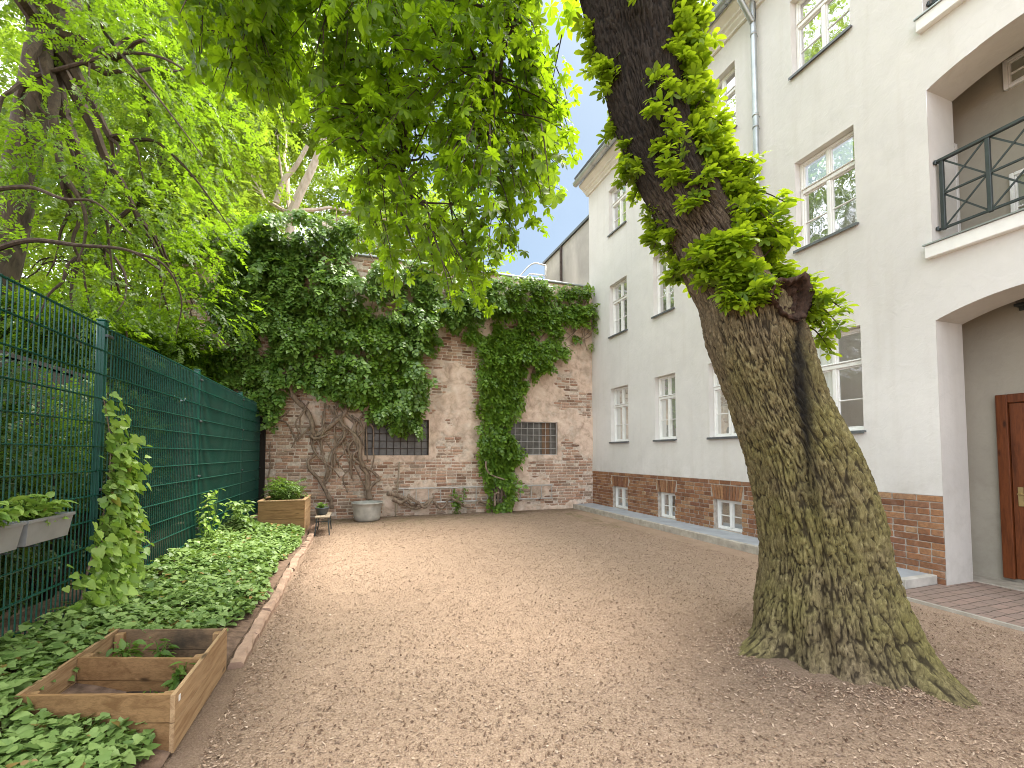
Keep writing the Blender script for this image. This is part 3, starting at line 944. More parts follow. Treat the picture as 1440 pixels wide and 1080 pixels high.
for a, b_, c, d in BW:
    w_ = casement(house, a + 0.003, b_ - 0.003, c + 0.003, d - 0.003, BX + 0.085, "cellar")
    curtain(w_, BX + 0.22, a, b_, c, d).data.materials[0] = M["ccloth"]
# loggia windows
w_ = casement(house, 1.9, 2.83, 5.78, 6.13, NX - 0.05, "wide")
w_ = casement(house, 2.0, 2.82, 3.99, 4.76, NX - 0.05, "wide")
wf = MB()
for x0, x1, z0, z1 in ((6.88, 6.93, 3.95, 5.45), (7.12, 7.17, 3.95, 5.45), (6.93, 7.12, 5.40, 5.45), (6.93, 7.12, 4.9, 4.95), (6.93, 7.12, 3.95, 4.1)):
    wf.bbox((x0, NY1 - 0.05, z0), (x1, NY1 - 0.002, z1), 0.005)
w_ = wf.build("window", M["white"], house)
MB().box((6.93, NY1 - 0.02, 4.1), (7.12, NY1 - 0.012, 5.40)).build("pane", M["dpane"], w_)
# porch door
DY0, DY1, DZ0, DZ1 = 1.88, 3.02, 0.062, 2.19
b = MB()
b.bbox((NX - 0.07, DY1 - 0.10, DZ0), (NX - 0.001, DY1, DZ1), 0.006); b.bbox((NX - 0.07, DY0, DZ0), (NX - 0.001, DY0 + 0.10, DZ1), 0.006)
b.bbox((NX - 0.068, DY0 + 0.1, DZ1 - 0.10), (NX - 0.001, DY1 - 0.1, DZ1), 0.006)
b.bbox((NX - 0.045, DY1 - 0.24, DZ0 + .01), (NX - 0.004, DY1 - 0.105, DZ1 - 0.105), 0.006); b.bbox((NX - 0.045, DY0 + 0.105, DZ0 + .01), (NX - 0.004, DY0 + 0.24, DZ1 - 0.105), 0.006)
b.bbox((NX - 0.044, DY0 + 0.24, DZ0 + .01), (NX - 0.004, DY1 - 0.24, DZ0 + 0.30), 0.006); b.bbox((NX - 0.044, DY0 + 0.24, DZ1 - 0.24), (NX - 0.004, DY1 - 0.24, DZ1 - 0.105), 0.006)
b.bbox((NX - 0.044, DY0 + 0.24, 0.98), (NX - 0.004, DY1 - 0.24, 1.10), 0.006); b.bbox((NX - 0.03, DY0 + 0.24, DZ0 + 0.30), (NX - 0.006, DY1 - 0.24, 0.98), 0.02)
dr = b.build("door", M["door"], house)
MB().box((NX - 0.025, DY0 + 0.24, 1.10), (NX - 0.015, DY1 - 0.24, DZ1 - 0.24)).build("pane", M["dpane"], dr)
b = MB().bbox((NX - 0.055, DY1 - 0.195, 0.90), (NX - 0.045, DY1 - 0.15, 1.12), 0.003)
b.bar((NX - 0.055, DY1 - 0.172, 1.04), (NX - 0.10, DY1 - 0.172, 1.04), 0.010, 8)
b.tube(smooth_path([(NX - 0.10, DY1 - 0.165, 1.04), (NX - 0.105, DY1 - 0.21, 1.04), (NX - 0.10, DY1 - 0.28, 1.037)], 4), 0.009, 8)
b.build("handle", M["brass"], dr)
# porch lantern under the arch
lt = thing("porch_lantern", "small dark square lantern fixed to the porch wall under the lower arch", "lantern", (NX, 2.74, 3.25))
MB().bbox((NX - 0.03, 2.68, 3.14), (NX - 0.001, 2.80, 3.34), 0.005).bbox((NX - 0.16, 2.69, 3.17), (NX - 0.03, 2.79, 3.20), 0.004).bbox((NX - 0.17, 2.68, 3.33), (NX - 0.03, 2.80, 3.355), 0.004).build("lantern_frame", M["iron"], lt)
MB().bbox((NX - 0.15, 2.70, 3.20), (NX - 0.045, 2.78, 3.33), 0.01).build("lantern_glass", M["dpane"], lt)

# loggia railings with crossed bars
def railing(z0, z1):
    x = 6.37
    b = MB()
    b.bbox((x - 0.022, OY0 + .001, z1 - 0.018), (x + 0.022, OY1 - 0.002, z1 + 0.018), 0.004)
    b.bbox((x - 0.012, OY0 + .001, z0 - 0.014), (x + 0.012, OY1 - 0.002, z0 + 0.014), 0.003)
    zm = (z0 + z1) / 2
    b.bbox((x - 0.010, OY0 + .05, zm - 0.012), (x + 0.010, OY1 - 0.05, zm + 0.012), 0.003)
    posts = np.linspace(OY1 - 0.055, OY0 + 0.055, 5)
    for p in posts:
        b.bbox((x - 0.019, p - 0.019, z0 - 0.02), (x + 0.019, p + 0.019, z1 - 0.019), 0.003)
    for i in range(4):
        for za, zb in ((z0, zm), (zm, z1)):
            a0, a1 = posts[i] - 0.02, posts[i + 1] + 0.02
            for sg, (u, v) in enumerate((((a0, za + .015), (a1, zb - .015)), ((a0, zb - .015), (a1, za + .015)))):
                p, q_ = np.array([x - 0.004 + 0.009 * sg, u[0], u[1]]), np.array([x - 0.004 + 0.009 * sg, v[0], v[1]])
                dv = (q_ - p) / 2; nrm = np.array([0, -dv[2], dv[1]]); nrm /= np.linalg.norm(nrm)
                b.obox((p + q_) / 2, dv, nrm * 0.009, (0.004, 0, 0))
    for zz in (z0, z1 - 0.02):               # wall anchors
        b.bar((x, OY1 - 0.01, zz), (x - 0.05, OY1 - 0.004, zz), 0.014, 8)
        b.bar((x - 0.05, OY1 - 0.02, zz + 0.022), (x - 0.05, OY1 - 0.02, zz - 0.022), 0.012, 8)
    return b.build("railing", M["iron"], house)
railing(4.11, 4.92); railing(6.84, 7.65)

# cornice, gutter, downpipe, roof
b = MB()
prof = [(BX + 0.05, 9.0), (BX - 0.05, 9.0), (BX - 0.055, 9.03), (BX - 0.11, 9.07), (BX - 0.12, 9.10), (BX - 0.17, 9.115), (BX - 0.18, 9.15), (BX - 0.25, 9.19), (BX - 0.29, 9.22), (BX - 0.30, 9.27), (BX + 0.05, 9.27)]
b.extrude_y(prof, Y0, Y1 + 0.05)
b.build("cornice", M["cream"], house)
gp = [(0.085 * math.cos(t), 0.085 * math.sin(t)) for t in np.linspace(math.pi, 2 * math.pi, 11)]
gp = gp + [(0.077 * math.cos(t), 0.077 * math.sin(t) + 0.002) for t in np.linspace(2 * math.pi, math.pi, 11)]
b = MB()
b.extrude_y([(BX - 0.39 + u, 9.31 + v) for u, v in gp], Y0, Y1 + 0.08)
b.tube([(BX - 0.475, Y0, 9.315), (BX - 0.475, Y1 + 0.08, 9.315)], 0.011, 6)
for yv in np.arange(Y0 + 0.4, Y1, 0.75):     # gutter brackets
    b.tube([(BX - 0.39 + 0.089 * math.cos(t), yv, 9.31 + 0.089 * math.sin(t)) for t in np.linspace(math.pi, 2 * math.pi, 9)], 0.006, 5)
b.build("gutter", M["zinc"], house)
b = MB()
PYY = 5.36
pp = smooth_path([(BX - 0.39, PYY, 9.24), (BX - 0.39, PYY, 9.12), (BX - 0.36, PYY, 9.03), (BX - 0.17, PYY, 8.80), (BX - 0.10, PYY, 8.70), (BX - 0.09, PYY, 8.55), (BX - 0.09, PYY, 0.12)], 5)
b.tube(pp, 0.045, 14)
b.tube([(BX - 0.39, PYY, 9.26), (BX - 0.39, PYY, 9.16)], [0.075, 0.05], 14)
for zz in (8.5, 7.1, 6.9, 5.2, 3.4, 1.6):
    b.tube([(BX - 0.09, PYY, zz), (BX - 0.09, PYY, zz + 0.035)], 0.052, 14)
    b.bar((BX - 0.09, PYY, zz + 0.017), (BX, PYY, zz + 0.017), 0.007, 6)
b.build("downpipe", M["zinc"], house, True)
MB().obox(((BX - 0.42 + 12.6) / 2, (Y0 + Y1) / 2 + 0.03, 11.2), ((12.6 - BX + 0.42) / 2, 0, 1.78), (0, (Y1 - Y0) / 2 + 0.03, 0), (-0.02, 0, 0.06)).build("roof", M["roof"], house)

# neighbouring house end beyond the old wall
nb = thing("neighbour_house", "weathered grey gable wall of the neighbouring house behind the old brick wall", "house", (BX + 0.1, 12.9, 0))
b = MB().box((BX + 0.10, Y1 + 0.03, 0), (12, 14.55, 8.42))
b.build("wall", M["nb"], nb)
MB().box((BX + 0.04, Y1 + 0.03, 8.422), (12.1, 14.62, 8.50)).build("roof_edge", M["iron"], nb)
MB().tube([(BX + 0.06, 13.1, 0.5), (BX + 0.06, 13.1, 8.4)], 0.045, 10).build("downpipe", M["rust"], nb)

# ------------------------------------------------------------------ old brick wall
ow = thing("old_brick_wall", "tall old brick boundary wall with patchy pink plaster and two barred openings", "brick wall", (2, WY, 0))
H1 = [(0.15, 1.66, 1.45, 2.34), (3.59, 5.17, 1.46, 2.36)]
def plaster_mask(x, z):
    p = np.stack([x * 1.3, z * 1.7, x * 0], -1)
    t = fbm(p, 5, 31)
    bias = 0.06 * np.clip((z - 1.1) / 0.5, -1.6, 1)
    bias = bias + 0.13 * np.clip((x - 3.3) / 0.8, 0, 1) * np.clip((z - 1.2) / 0.5, 0, 1)
    bias = bias - 0.12 * np.clip((0.4 - x) / 0.8, 0, 1)
    for a, b_, c, d in H1:                   # rendered window surrounds
        dx = np.maximum(np.maximum(a - x, x - b_), 0); dz = np.maximum(np.maximum(c - z, z - d), 0)
        bias = bias + 0.28 * np.clip(1.25 - np.hypot(dx, dz) / 0.16, 0, 1)
    fine = fbm(np.stack([x * 7, z * 9, x * 0], -1), 4, 77) - 0.5
    return np.clip((t + bias + 0.25 * fine - 0.555) * 9 + 0.5, 0, 1)
X0, X1, ZT = -3.4, BX, 6.22
gxs = np.arange(X0, X1 + 0.001, 0.025); gxs[-1] = X1
gzs = np.arange(-0.1, ZT + 0.001, 0.025); gzs[-1] = ZT
for h in H1:                                 # snap the grid to the openings
    for v in h[:2]: gxs[np.argmin(abs(gxs - v))] = v
    for v in h[2:]: gzs[np.argmin(abs(gzs - v))] = v
a1, a2 = np.meshgrid(gxs, gzs, indexing='ij')
pm = plaster_mask(a1.ravel(), a2.ravel()).reshape(a1.shape)
und = fbm(np.stack([a1 * 1.1, a2 * 1.1, a1 * 0], -1), 3, 41) - 0.5
rough = fbm(np.stack([a1 * 11, a2 * 11, a1 * 0], -1), 3, 43) - 0.5
hh = pm * 0.020 + und * 0.03 + rough * (0.008 + 0.012 * pm)
n1, n2 = a1.shape
ii, jj = np.meshgrid(np.arange(n1 - 1), np.arange(n2 - 1), indexing='ij')
cx, cz = (a1[:-1, :-1] + a1[1:, 1:]) / 2, (a2[:-1, :-1] + a2[1:, 1:]) / 2
ok = np.ones(cx.shape, bool)
for a, b_, c, d in H1: ok &= ~((cx > a) & (cx < b_) & (cz > c) & (cz < d))
q = np.stack([ii * n2 + jj, (ii + 1) * n2 + jj, (ii + 1) * n2 + jj + 1, ii * n2 + jj + 1], -1)[ok]
sheet = link_mesh("wall", np.stack([a1, WY - hh, a2], -1).reshape(-1, 3), [q], M["oldwall"], ow, True, dict(plaster=pm.ravel()))
b = MB()
for a, b_, c, d in H1:                       # reveals
    y0, y1 = WY - 0.02, WY + 0.20
    b.quad((a, y0, c), (a, y1, c), (a, y1, d), (a, y0, d)); b.quad((b_, y0, c), (b_, y1, c), (b_, y1, d), (b_, y0, d))
    b.quad((a, y0, d), (b_, y0, d), (b_, y1, d), (a, y1, d)); b.quad((a, y0, c), (b_, y0, c), (b_, y1, c), (a, y1, c))
b.box((X0, WY + 0.21, 0), (X1 - 0.0, WY + 0.36, ZT - 0.005)); b.quad((X0, WY - 0.02, 0), (X0, WY + 0.21, 0), (X0, WY + 0.21, ZT), (X0, WY - 0.02, ZT))
b.build("window_reveal", M["oldwall"], ow, False, dict(plaster=np.ones(b.n)))
bk = MB()
r, z = 0, 0.0
while z < ZT - 0.08:
    x = X0 - (0.125 if r % 2 else 0) + rng.normal(0, 0.02)
    while x < X1 - 0.05:
        ln = 0.255 if rng.random() < 0.7 else 0.13
        xa, xb, z0, z1 = x + 0.007, min(x + ln - 0.007, X1 - 0.005), z + 0.006, z + 0.069
        x += ln
        xc, zc = (xa + xb) / 2, (z0 + z1) / 2
        if any(a - 0.03 < xb and xa < b_ + 0.03 and c - 0.03 < z1 and z0 < d + 0.03 for a, b_, c, d in H1): continue
        if plaster_mask(np.array([xc]), np.array([zc]))[0] > 0.75 or rng.random() < 0.05: continue
        u = (fbm(np.array([[xc * 1.1, zc * 1.1, 0]]), 3, 41)[0] - 0.5) * 0.03
        yf = WY - u - 0.007 - 0.007 * rng.random() + (0.012 if rng.random() < 0.12 else 0)
        j = rng.normal(0, 0.004, 8)
        bk.bbox((xa + j[0], yf, z0 + j[1] * 0.7), (xb + j[2], WY + 0.08, z1 + j[3] * 0.7), 0.011)
    z += 0.077; r += 1
bk.build("bricks", M["oldbrick"], sheet)
b = MB()
b.bbox((X0 - 0.05, WY - 0.09, ZT + 0.002), (X1 - 0.08, WY + 0.42, ZT + 0.05), 0.01)
b.build("coping", M["zinc"], ow)
for wi, (a, b_, c, d) in enumerate(H1):
    f = MB()
    nb_ = 9 if wi == 0 else 9
    yb = WY + 0.045
    fr = 0.02
    f.box((a, yb - 0.012, c), (a + fr, yb + 0.012, d)); f.box((b_ - fr, yb - 0.012, c), (b_, yb + 0.012, d))
    f.box((a + fr, yb - 0.012, d - fr), (b_ - fr, yb + 0.012, d)); f.box((a + fr, yb - 0.012, c), (b_ - fr, yb + 0.012, c + fr))
    for i in range(1, nb_):
        xv = a + (b_ - a) * i / nb_ + rng.normal(0, 0.006)
        f.bar((xv, yb, c), (xv + rng.normal(0, 0.006), yb, d), 0.0085, 6)
    for i in range(1, 5):
        zv = c + (d - c) * i / 5
        f.bar((a, yb - 0.012, zv), (b_, yb - 0.012, zv), 0.0075, 6)
    gr = f.build("window_grille", M["alu"] if wi else M["rust"], ow)
    MB().box((a, WY + 0.12, c), (b_, WY + 0.14, d)).build("pane", M["dpane"], gr)
    if wi: MB().box((b_ - 0.42, WY + 0.10, c + 0.001), (b_ - 0.20, WY + 0.119, d)).build("board", M["bpane"], gr)
# bent handrail above the wall
rl = MB()
rl.tube(smooth_path([(3.9, 11.22, 6.0), (4.2, 11.22, 6.45), (4.55, 11.22, 6.80), (4.95, 11.22, 6.80)], 6), 0.02, 8)
rl.tube(smooth_path([(4.3, 11.22, 6.0), (4.4, 11.22, 6.45), (4.62, 11.22, 6.50), (4.95, 11.22, 6.50)], 6), 0.018, 8)
rl.bar((4.93, 11.22, 6.25), (4.93, 11.22, 6.80), 0.018, 8)
tag(rl.build("roof_handrail", M["alu"], None, True), "bent pale metal handrail standing on top of the old brick wall", "handrail")

# ------------------------------------------------------------------ fence
fence = thing("mesh_fence", "tall dark green welded mesh fence on square posts along the ivy bed", "fence", (FX, 6, 0))
FT = 2.56
posts = [2.32, 4.67, 7.02, 9.37, 10.9]
for i in range(-1, len(posts) - 1):
    y0 = (posts[i] if i >= 0 else posts[0] - 2.35) + 0.035
    y1 = (posts[i + 1]) - 0.035
    b = MB()
    n = max(2, int(round((y1 - y0) / 0.05)))
    for yv in np.linspace(y0, y1, n + 1):
        b.bar((FX, yv, 0.15), (FX, yv, FT + 0.012), 0.0048, 4)
    for zz in np.arange(FT, 0.2, -0.2):
        for sx in (-0.0075, 0.0075):
            b.bar((FX + sx, y0 - 0.02, zz), (FX + sx, y1 + 0.02, zz), 0.0052, 5)
    b.build("mesh_panel", M["green"], fence)
    if i >= 1:
        s_ = MB(); ny_ = 24
        yv = np.linspace(y0, y1, ny_); zv = np.linspace(0.15, FT - 0.01, 16)
        A, B_ = np.meshgrid(yv, zv, indexing='ij')
        xs = FX - 0.022 + 0.010 * (fbm(np.stack([A * 2, B_ * 0.7, A * 0], -1), 3, 50 + i) - 0.5)
        ii, jj = np.meshgrid(np.arange(ny_ - 1), np.arange(15), indexing='ij')
        s_.add(np.stack([xs, A, B_], -1).reshape(-1, 3), np.stack([ii * 16 + jj, (ii + 1) * 16 + jj, (ii + 1) * 16 + jj + 1, ii * 16 + jj + 1], -1).reshape(-1, 4))
        s_.build("privacy_screen", M["screen1"] if i == 1 else M["screen2"], fence, True)
for p in posts:
    b = MB().bbox((FX - 0.082, p - 0.032, -0.1), (FX - 0.022, p + 0.032, FT + 0.07), 0.006)
    po = b.build("post", M["green"], fence)
    MB().bbox((FX - 0.086, p - 0.036, FT + 0.071), (FX - 0.018, p + 0.036, FT + 0.085), 0.004).build("cap", M["green"], po)
    for zz in (FT - 0.06, 1.94, 1.2, 0.5):
        MB().bbox((FX - 0.02, p - 0.045, zz - 0.012), (FX + 0.014, p + 0.045, zz + 0.012), 0.004).build("clamp", M["iron"], po)
MB().bbox((FX - 0.02, 10.93, 0.0), (FX + 0.10, 10.985, 2.3), 0.006).build("end_board", M["shed"], fence)
# ------------------------------------------------------------------ small objects
# near raised bed: a slightly racked box, its sides running along the fence
rb = thing("raised_bed", "low open two-compartment raised bed of new pine boards standing in the ivy", "raised bed", (-1.1, 3.0, 0.05))
FL, FR, BR, BL = [np.array(v) for v in ((-1.59, 2.925), (-0.84, 2.675), (-0.832, 3.57), (-1.545, 3.80))]
ZB, ZTP, TH = 0.02, 0.300, 0.020
def board(mb, p, q_, z0, z1, side, th=TH):
    d = q_ - p; L = np.linalg.norm(d); d = d / L
    n = np.array([-d[1], d[0]]) * side
    c = (p + q_) / 2 + n * th / 2
    mb.obox((c[0], c[1], (z0 + z1) / 2), (d[0] * L / 2, d[1] * L / 2, 0), (n[0] * th / 2, n[1] * th / 2, 0), (0, 0, (z1 - z0) / 2))
zm = 0.165
def wallpair(name, p, q_, mat, side=1, top=ZTP, gap=0.0025):
    b = MB()
    board(b, p, q_, ZB, zm - gap, side); board(b, p, q_, zm + gap, top, side)
    return b.build(name, mat, rb)
dF = (FR - FL) / np.linalg.norm(FR - FL)
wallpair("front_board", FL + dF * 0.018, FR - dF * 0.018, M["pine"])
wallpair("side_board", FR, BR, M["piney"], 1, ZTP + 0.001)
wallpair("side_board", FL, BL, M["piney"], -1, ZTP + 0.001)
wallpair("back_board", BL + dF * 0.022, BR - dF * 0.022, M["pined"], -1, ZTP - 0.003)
ML, MR = FL + (BL - FL) * 0.50, FR + (BR - FR) * 0.47
wallpair("divider_board", ML + dF * 0.024, MR - dF * 0.024, M["pine"], 1, ZTP - 0.006)
for p, sx, sy in ((FL, 1, 1), (FR, -1, 1), (BR, -1, -1), (BL, 1, -1), (ML, 1, 1.3), (MR, -1, 1.3)):
    c = p + np.array([0.05 * sx, 0.048 * sy - 0.017 * sx])
    MB().bbox((c[0] - 0.024, c[1] - 0.024, ZB), (c[0] + 0.024, c[1] + 0.024, ZTP - 0.012), 0.003).build("corner_post", M["pinep"], rb)
b = MB()
g_ = 14
for i in range(g_):
    for j in range(g_):
        P = [(FL + (FR - FL) * u) * (1 - v) + (BL + (BR - BL) * u) * v for u, v in ((i / g_, j / g_), ((i + 1) / g_, j / g_), ((i + 1) / g_, (j + 1) / g_), (i / g_, (j + 1) / g_))]
        b.add([(p[0], p[1], 0.075 + 0.05 * fbm(np.array([[p[0] * 9, p[1] * 9, 0]]), 3, 4)[0]) for p in P], [(0, 1, 2, 3)])
b.build("soil", M["soil"], rb)
MB().bbox((-0.8405, 2.72, 0.245), (-0.8375, 2.742, 0.275), 0.0005).build("sticker", M["white"], rb)

# tall planter by the wall
tp = thing("tall_planter", "tall square planter of pine boards with rim at the far end of the ivy bed", "planter", (-1.28, 9.45, 0.0))
px0, px1, py0, py1, pz = -1.66, -0.90, 8.92, 9.98, 0.66
b = MB()
for k in range(4):
    z0, z1 = 0.0 + k * 0.16, 0.0 + (k + 1) * 0.16 - 0.004
    b.bbox((px0, py0, z0), (px1, py0 + 0.02, z1), 0.003)
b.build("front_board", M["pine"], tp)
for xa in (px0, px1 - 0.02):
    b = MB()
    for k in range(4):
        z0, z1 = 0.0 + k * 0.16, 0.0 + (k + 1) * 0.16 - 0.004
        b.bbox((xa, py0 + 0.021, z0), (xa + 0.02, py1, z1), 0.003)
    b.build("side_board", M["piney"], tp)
MB().bbox((px0 + 0.021, py1 - 0.02, 0), (px1 - 0.021, py1, 0.636), 0.003).build("back_board", M["pine"], tp)
b = MB()
b.bbox((px0 - 0.012, py0 - 0.012, 0.639), (px1 + 0.012, py0 + 0.055, pz), 0.003); b.bbox((px0 - 0.012, py1 - 0.055, 0.639), (px1 + 0.012, py1 + 0.012, pz), 0.003)
b.bbox((px0 - 0.012, py0 + 0.0555, 0.639), (px0 + 0.055, py1 - 0.0555, pz), 0.003); b.bbox((px1 - 0.055, py0 + 0.0555, 0.639), (px1 + 0.012, py1 - 0.0555, pz), 0.003)
b.build("rim", M["piney"], tp)
MB().box((px0 + 0.03, py0 + 0.03, 0.45), (px1 - 0.03, py1 - 0.03, 0.60)).build("soil", M["soil"], tp)

# stool and its plant pot
SC = np.array([-0.60, 9.22])
st = thing("garden_stool", "small stool with weathered wooden seat and thin dark legs beside the tall planter", "stool", (SC[0], SC[1], 0))
b = MB()
for k in range(3):
    b.bbox((SC[0] - 0.125 + k * 0.085, SC[1] - 0.36, 0.315), (SC[0] - 0.125 + k * 0.085 + 0.08, SC[1] + 0.34, 0.34), 0.004)
b.build("seat", M["seatw"], st)
for sx in (-1, 1):
    for sy in (-1, 1):
        MB().bar((SC[0] + sx * 0.095, SC[1] + sy * 0.27, 0.314), (SC[0] + sx * 0.125, SC[1] + sy * 0.32, -0.01), 0.012, 8).build("leg", M["iron"], st)
b = MB()
for sx in (-1, 1):
    b.bar((SC[0] + sx * 0.105, SC[1] - 0.285, 0.20), (SC[0] + sx * 0.105, SC[1] + 0.285, 0.20), 0.008, 6)
b.bar((SC[0] - 0.10, SC[1] - 0.28, 0.24), (SC[0] + 0.10, SC[1] - 0.28, 0.24), 0.008, 6)
b.build("stretcher", M["iron"], st)
POT = np.array([SC[0] - 0.03, SC[1] + 0.02, 0.341])
fp = thing("plant_pot", "small dark slate plastic pot standing on the stool", "plant pot", tuple(POT))
MB().lathe([(0.0, 0.0), (0.085, 0.0), (0.098, 0.02), (0.122, 0.115), (0.128, 0.118), (0.128, 0.135), (0.118, 0.135), (0.112, 0.105), (0.0, 0.10)], POT, 28, (1.0, 1.35)).build("pot", M["dplastic"], fp, True)
MB().lathe([(0.0, 0.112), (0.112, 0.108)], POT, 20, (1.0, 1.35)).build("soil", M["soil"], fp)

# enamel tub at the foot of the vine
TB = np.array([0.22, 10.52, 0.0])
tb = thing("enamel_tub", "round grey enamel tub with rolled rim against the foot of the old wall", "tub", tuple(TB))
MB().lathe([(0.0, 0.015), (0.24, 0.0), (0.268, 0.02), (0.285, 0.08), (0.312, 0.30), (0.322, 0.375), (0.345, 0.385), (0.350, 0.40), (0.343, 0.413), (0.325, 0.408), (0.312, 0.36), (0.30, 0.33), (0.0, 0.33)], TB, 40).build("tub_body", M["tub"], tb, True)
MB().lathe([(0.0, 0.348), (0.15, 0.352), (0.302, 0.338)], TB, 28).build("soil", M["soil"], tb)

# flower troughs hooked on the fence
def trough(y0, y1, label, rot):
    t = thing("flower_trough", label, "flower trough", (FX + 0.10, (y0 + y1) / 2, 0.93))
    m = MB()
    xa, xb, z0, z1, th = FX + 0.02, FX + 0.175, 0.945, 1.10, 0.006
    def ring(i, z):
        return [(xa + i * 0.6, y0 + i, z), (xb - i, y0 + i, z), (xb - i, y1 - i, z), (xa + i * 0.6, y1 - i, z)]
    V = ring(0.022, z0) + ring(0.004, z1 - 0.02) + ring(-0.004, z1 - 0.018) + ring(-0.004, z1) + ring(0.010, z1) + ring(0.016, z1 - 0.03)
    Q = [(0, 1, 2, 3)]
    for k in range(5):
        Q += [(k * 4 + i, k * 4 + (i + 1) % 4, (k + 1) * 4 + (i + 1) % 4, (k + 1) * 4 + i) for i in range(4)]
    Q += [(20, 21, 22, 23)]
    m.add(V, Q)
    m.build("trough_body", M["plastic"], t)
    h = MB()
    for yv in (y0 + 0.1, y1 - 0.1):
        h.tube(smooth_path([(FX + 0.012, yv, 0.97), (FX + 0.010, yv, 1.16), (FX - 0.012, yv, 1.175), (FX - 0.018, yv, 1.13)], 4), 0.005, 6)
        h.tube(smooth_path([(FX + 0.012, yv, 0.97), (FX + 0.03, yv, 0.935), (FX + 0.17, yv, 0.935)], 4), 0.005, 6)
    h.build("hook", M["iron"], t)
trough(2.90, 3.42, "grey plastic trough hooked on the mesh fence, the longer one cut by the photo edge", 0)
trough(3.45, 3.90, "grey plastic trough hooked on the mesh fence, the one closer to the ivy-clad post", 0)

# ladder hung sideways on the wall
ld = thing("ladder", "dull aluminium ladder hung lengthwise low on the old wall behind the vine", "ladder", (3, WY - 0.10, 0.5))
LX0, LX1, LZ0, LZ1, LY = 0.93, 4.97, 0.31, 0.66, WY - 0.095
for zz in (LZ0, LZ1):
    MB().bbox((LX0, LY - 0.016, zz - 0.018), (LX1, LY + 0.016, zz + 0.018), 0.006).build("rail", M["alu"], ld)
for xv in np.arange(LX0 + 0.12, LX1, 0.30):
    MB().bar((xv, LY, LZ0 + 0.017), (xv, LY, LZ1 - 0.017), 0.012, 8).build("rung", M["alu"], ld)
b = MB()
for xv in (1.2, 4.6):
    b.bar((xv, LY, LZ0 - 0.03), (xv, WY + 0.03, LZ0 - 0.03), 0.009, 6); b.bar((xv, LY - 0.02, LZ0 - 0.03), (xv, LY - 0.02, LZ0 + 0.03), 0.009, 6)
b.build("hook", M["rust"], ld)
b = MB().tube(smooth_path([(0.86, 10.78, 0.02), (0.90, 10.84, 0.6), (0.95, 10.92, 1.30)], 6), [0.022, 0.021, 0.021, 0.02, 0.02, 0.02, 0.02, 0.02, 0.019, 0.019, 0.018, 0.018, 0.017][:13], 8)
tag(b.build("wooden_stake", M["seatw"], None, True), "bare wooden stake leaning on the old wall at the end of the ladder", "stake")

# dark plank shed in the next garden, seen through the mesh
sh = thing("plank_shed", "dark weathered plank shed in the next garden behind the mesh fence", "shed", (-4.6, 6.3, 0))
b = MB()
for yv in np.arange(1.0, 13.4, 0.16):
    b.box((-3.7 + rng.normal(0, 0.006), yv + 0.003, 0), (-3.67, yv + 0.157, 2.55 + rng.normal(0, 0.004)))
b.build("plank_wall", M["shed"], sh)
MB().box((-5.6, 0.9, 2.57), (-3.65, 13.6, 2.62)).build("roof", M["shed"], sh)
MB().box((-5.5, 1.0, 0), (-3.72, 13.4, 2.56)).build("shed_body", M["shed"], sh)
# ------------------------------------------------------------------ foliage tools
def unit(v):
    return v / (np.linalg.norm(v, axis=-1, keepdims=True) + 1e-12)

def scatter(name, tmpl, pos, dirs, nrms, size, mat, parent=None, smooth=True):
    """copies of a small leaf template: x along dirs, z along nrms; joined as one foliage mesh"""
    TV, TF = tmpl
    d = unit(np.asarray(dirs, float)); n = np.asarray(nrms, float)
    n = unit(n - d * np.sum(d * n, -1, keepdims=True))
    s = np.cross(n, d)
    size = np.asarray(size, float)[:, None, None]
    V = np.asarray(pos)[:, None] + size * (TV[None, :, 0:1] * d[:, None] + TV[None, :, 1:2] * s[:, None] + TV[None, :, 2:3] * n[:, None])
    k = len(TV)
    off = (np.arange(len(pos)) * k)[:, None, None]
    fs = [(np.asarray(f)[None] + off).reshape(-1, np.asarray(f).shape[1]) for f in TF]
    return link_mesh(name, V.reshape(-1, 3), fs, mat, parent, smooth)

def leaflet(sections, fold=0.12, droop=0.25):
    """sections: (t, half width); returns verts, quads"""
    V, Q = [], []
    for t, wd in sections:
        z = -droop * t * t
        V += [(t, -wd, z + fold * wd), (t, 0, z), (t, wd, z + fold * wd)]
    for i in range(len(sections) - 1):
        a = i * 3
        Q += [(a, a + 3, a + 4, a + 1), (a + 1, a + 4, a + 5, a + 2)]
    return np.array(V, float), np.array(Q)

OBO = [(0.02, 0.014), (0.30, 0.125), (0.62, 0.215), (0.86, 0.16), (1.0, 0.012)]
OBO_LO = [(0.03, 0.015), (0.64, 0.215), (1.0, 0.012)]
def palmate(n=7, sections=OBO, seed=0):
    r = np.random.default_rng(seed)
    V, Q, k = [], [], 0
    angs = np.linspace(-2.25, 2.25, n)
    for i, a in enumerate(angs):
        L = (1.0 - 0.42 * (abs(a) / 2.25) ** 1.4) * (0.92 + 0.16 * r.random())
        v, q = leaflet(sections, 0.25, 0.12 + 0.22 * r.random())
        v = v * np.array([L, L * 1.05, L])
        a += r.normal(0, 0.06)
        c, s = math.cos(a), math.sin(a)
        tilt = r.normal(0, 0.10)
        v = np.stack([v[:, 0] * c - v[:, 1] * s, v[:, 0] * s + v[:, 1] * c, v[:, 2] + tilt * v[:, 0]], 1)
        V.append(v); Q.append(q + k); k += len(v)
    return np.concatenate(V), [np.concatenate(Q)]

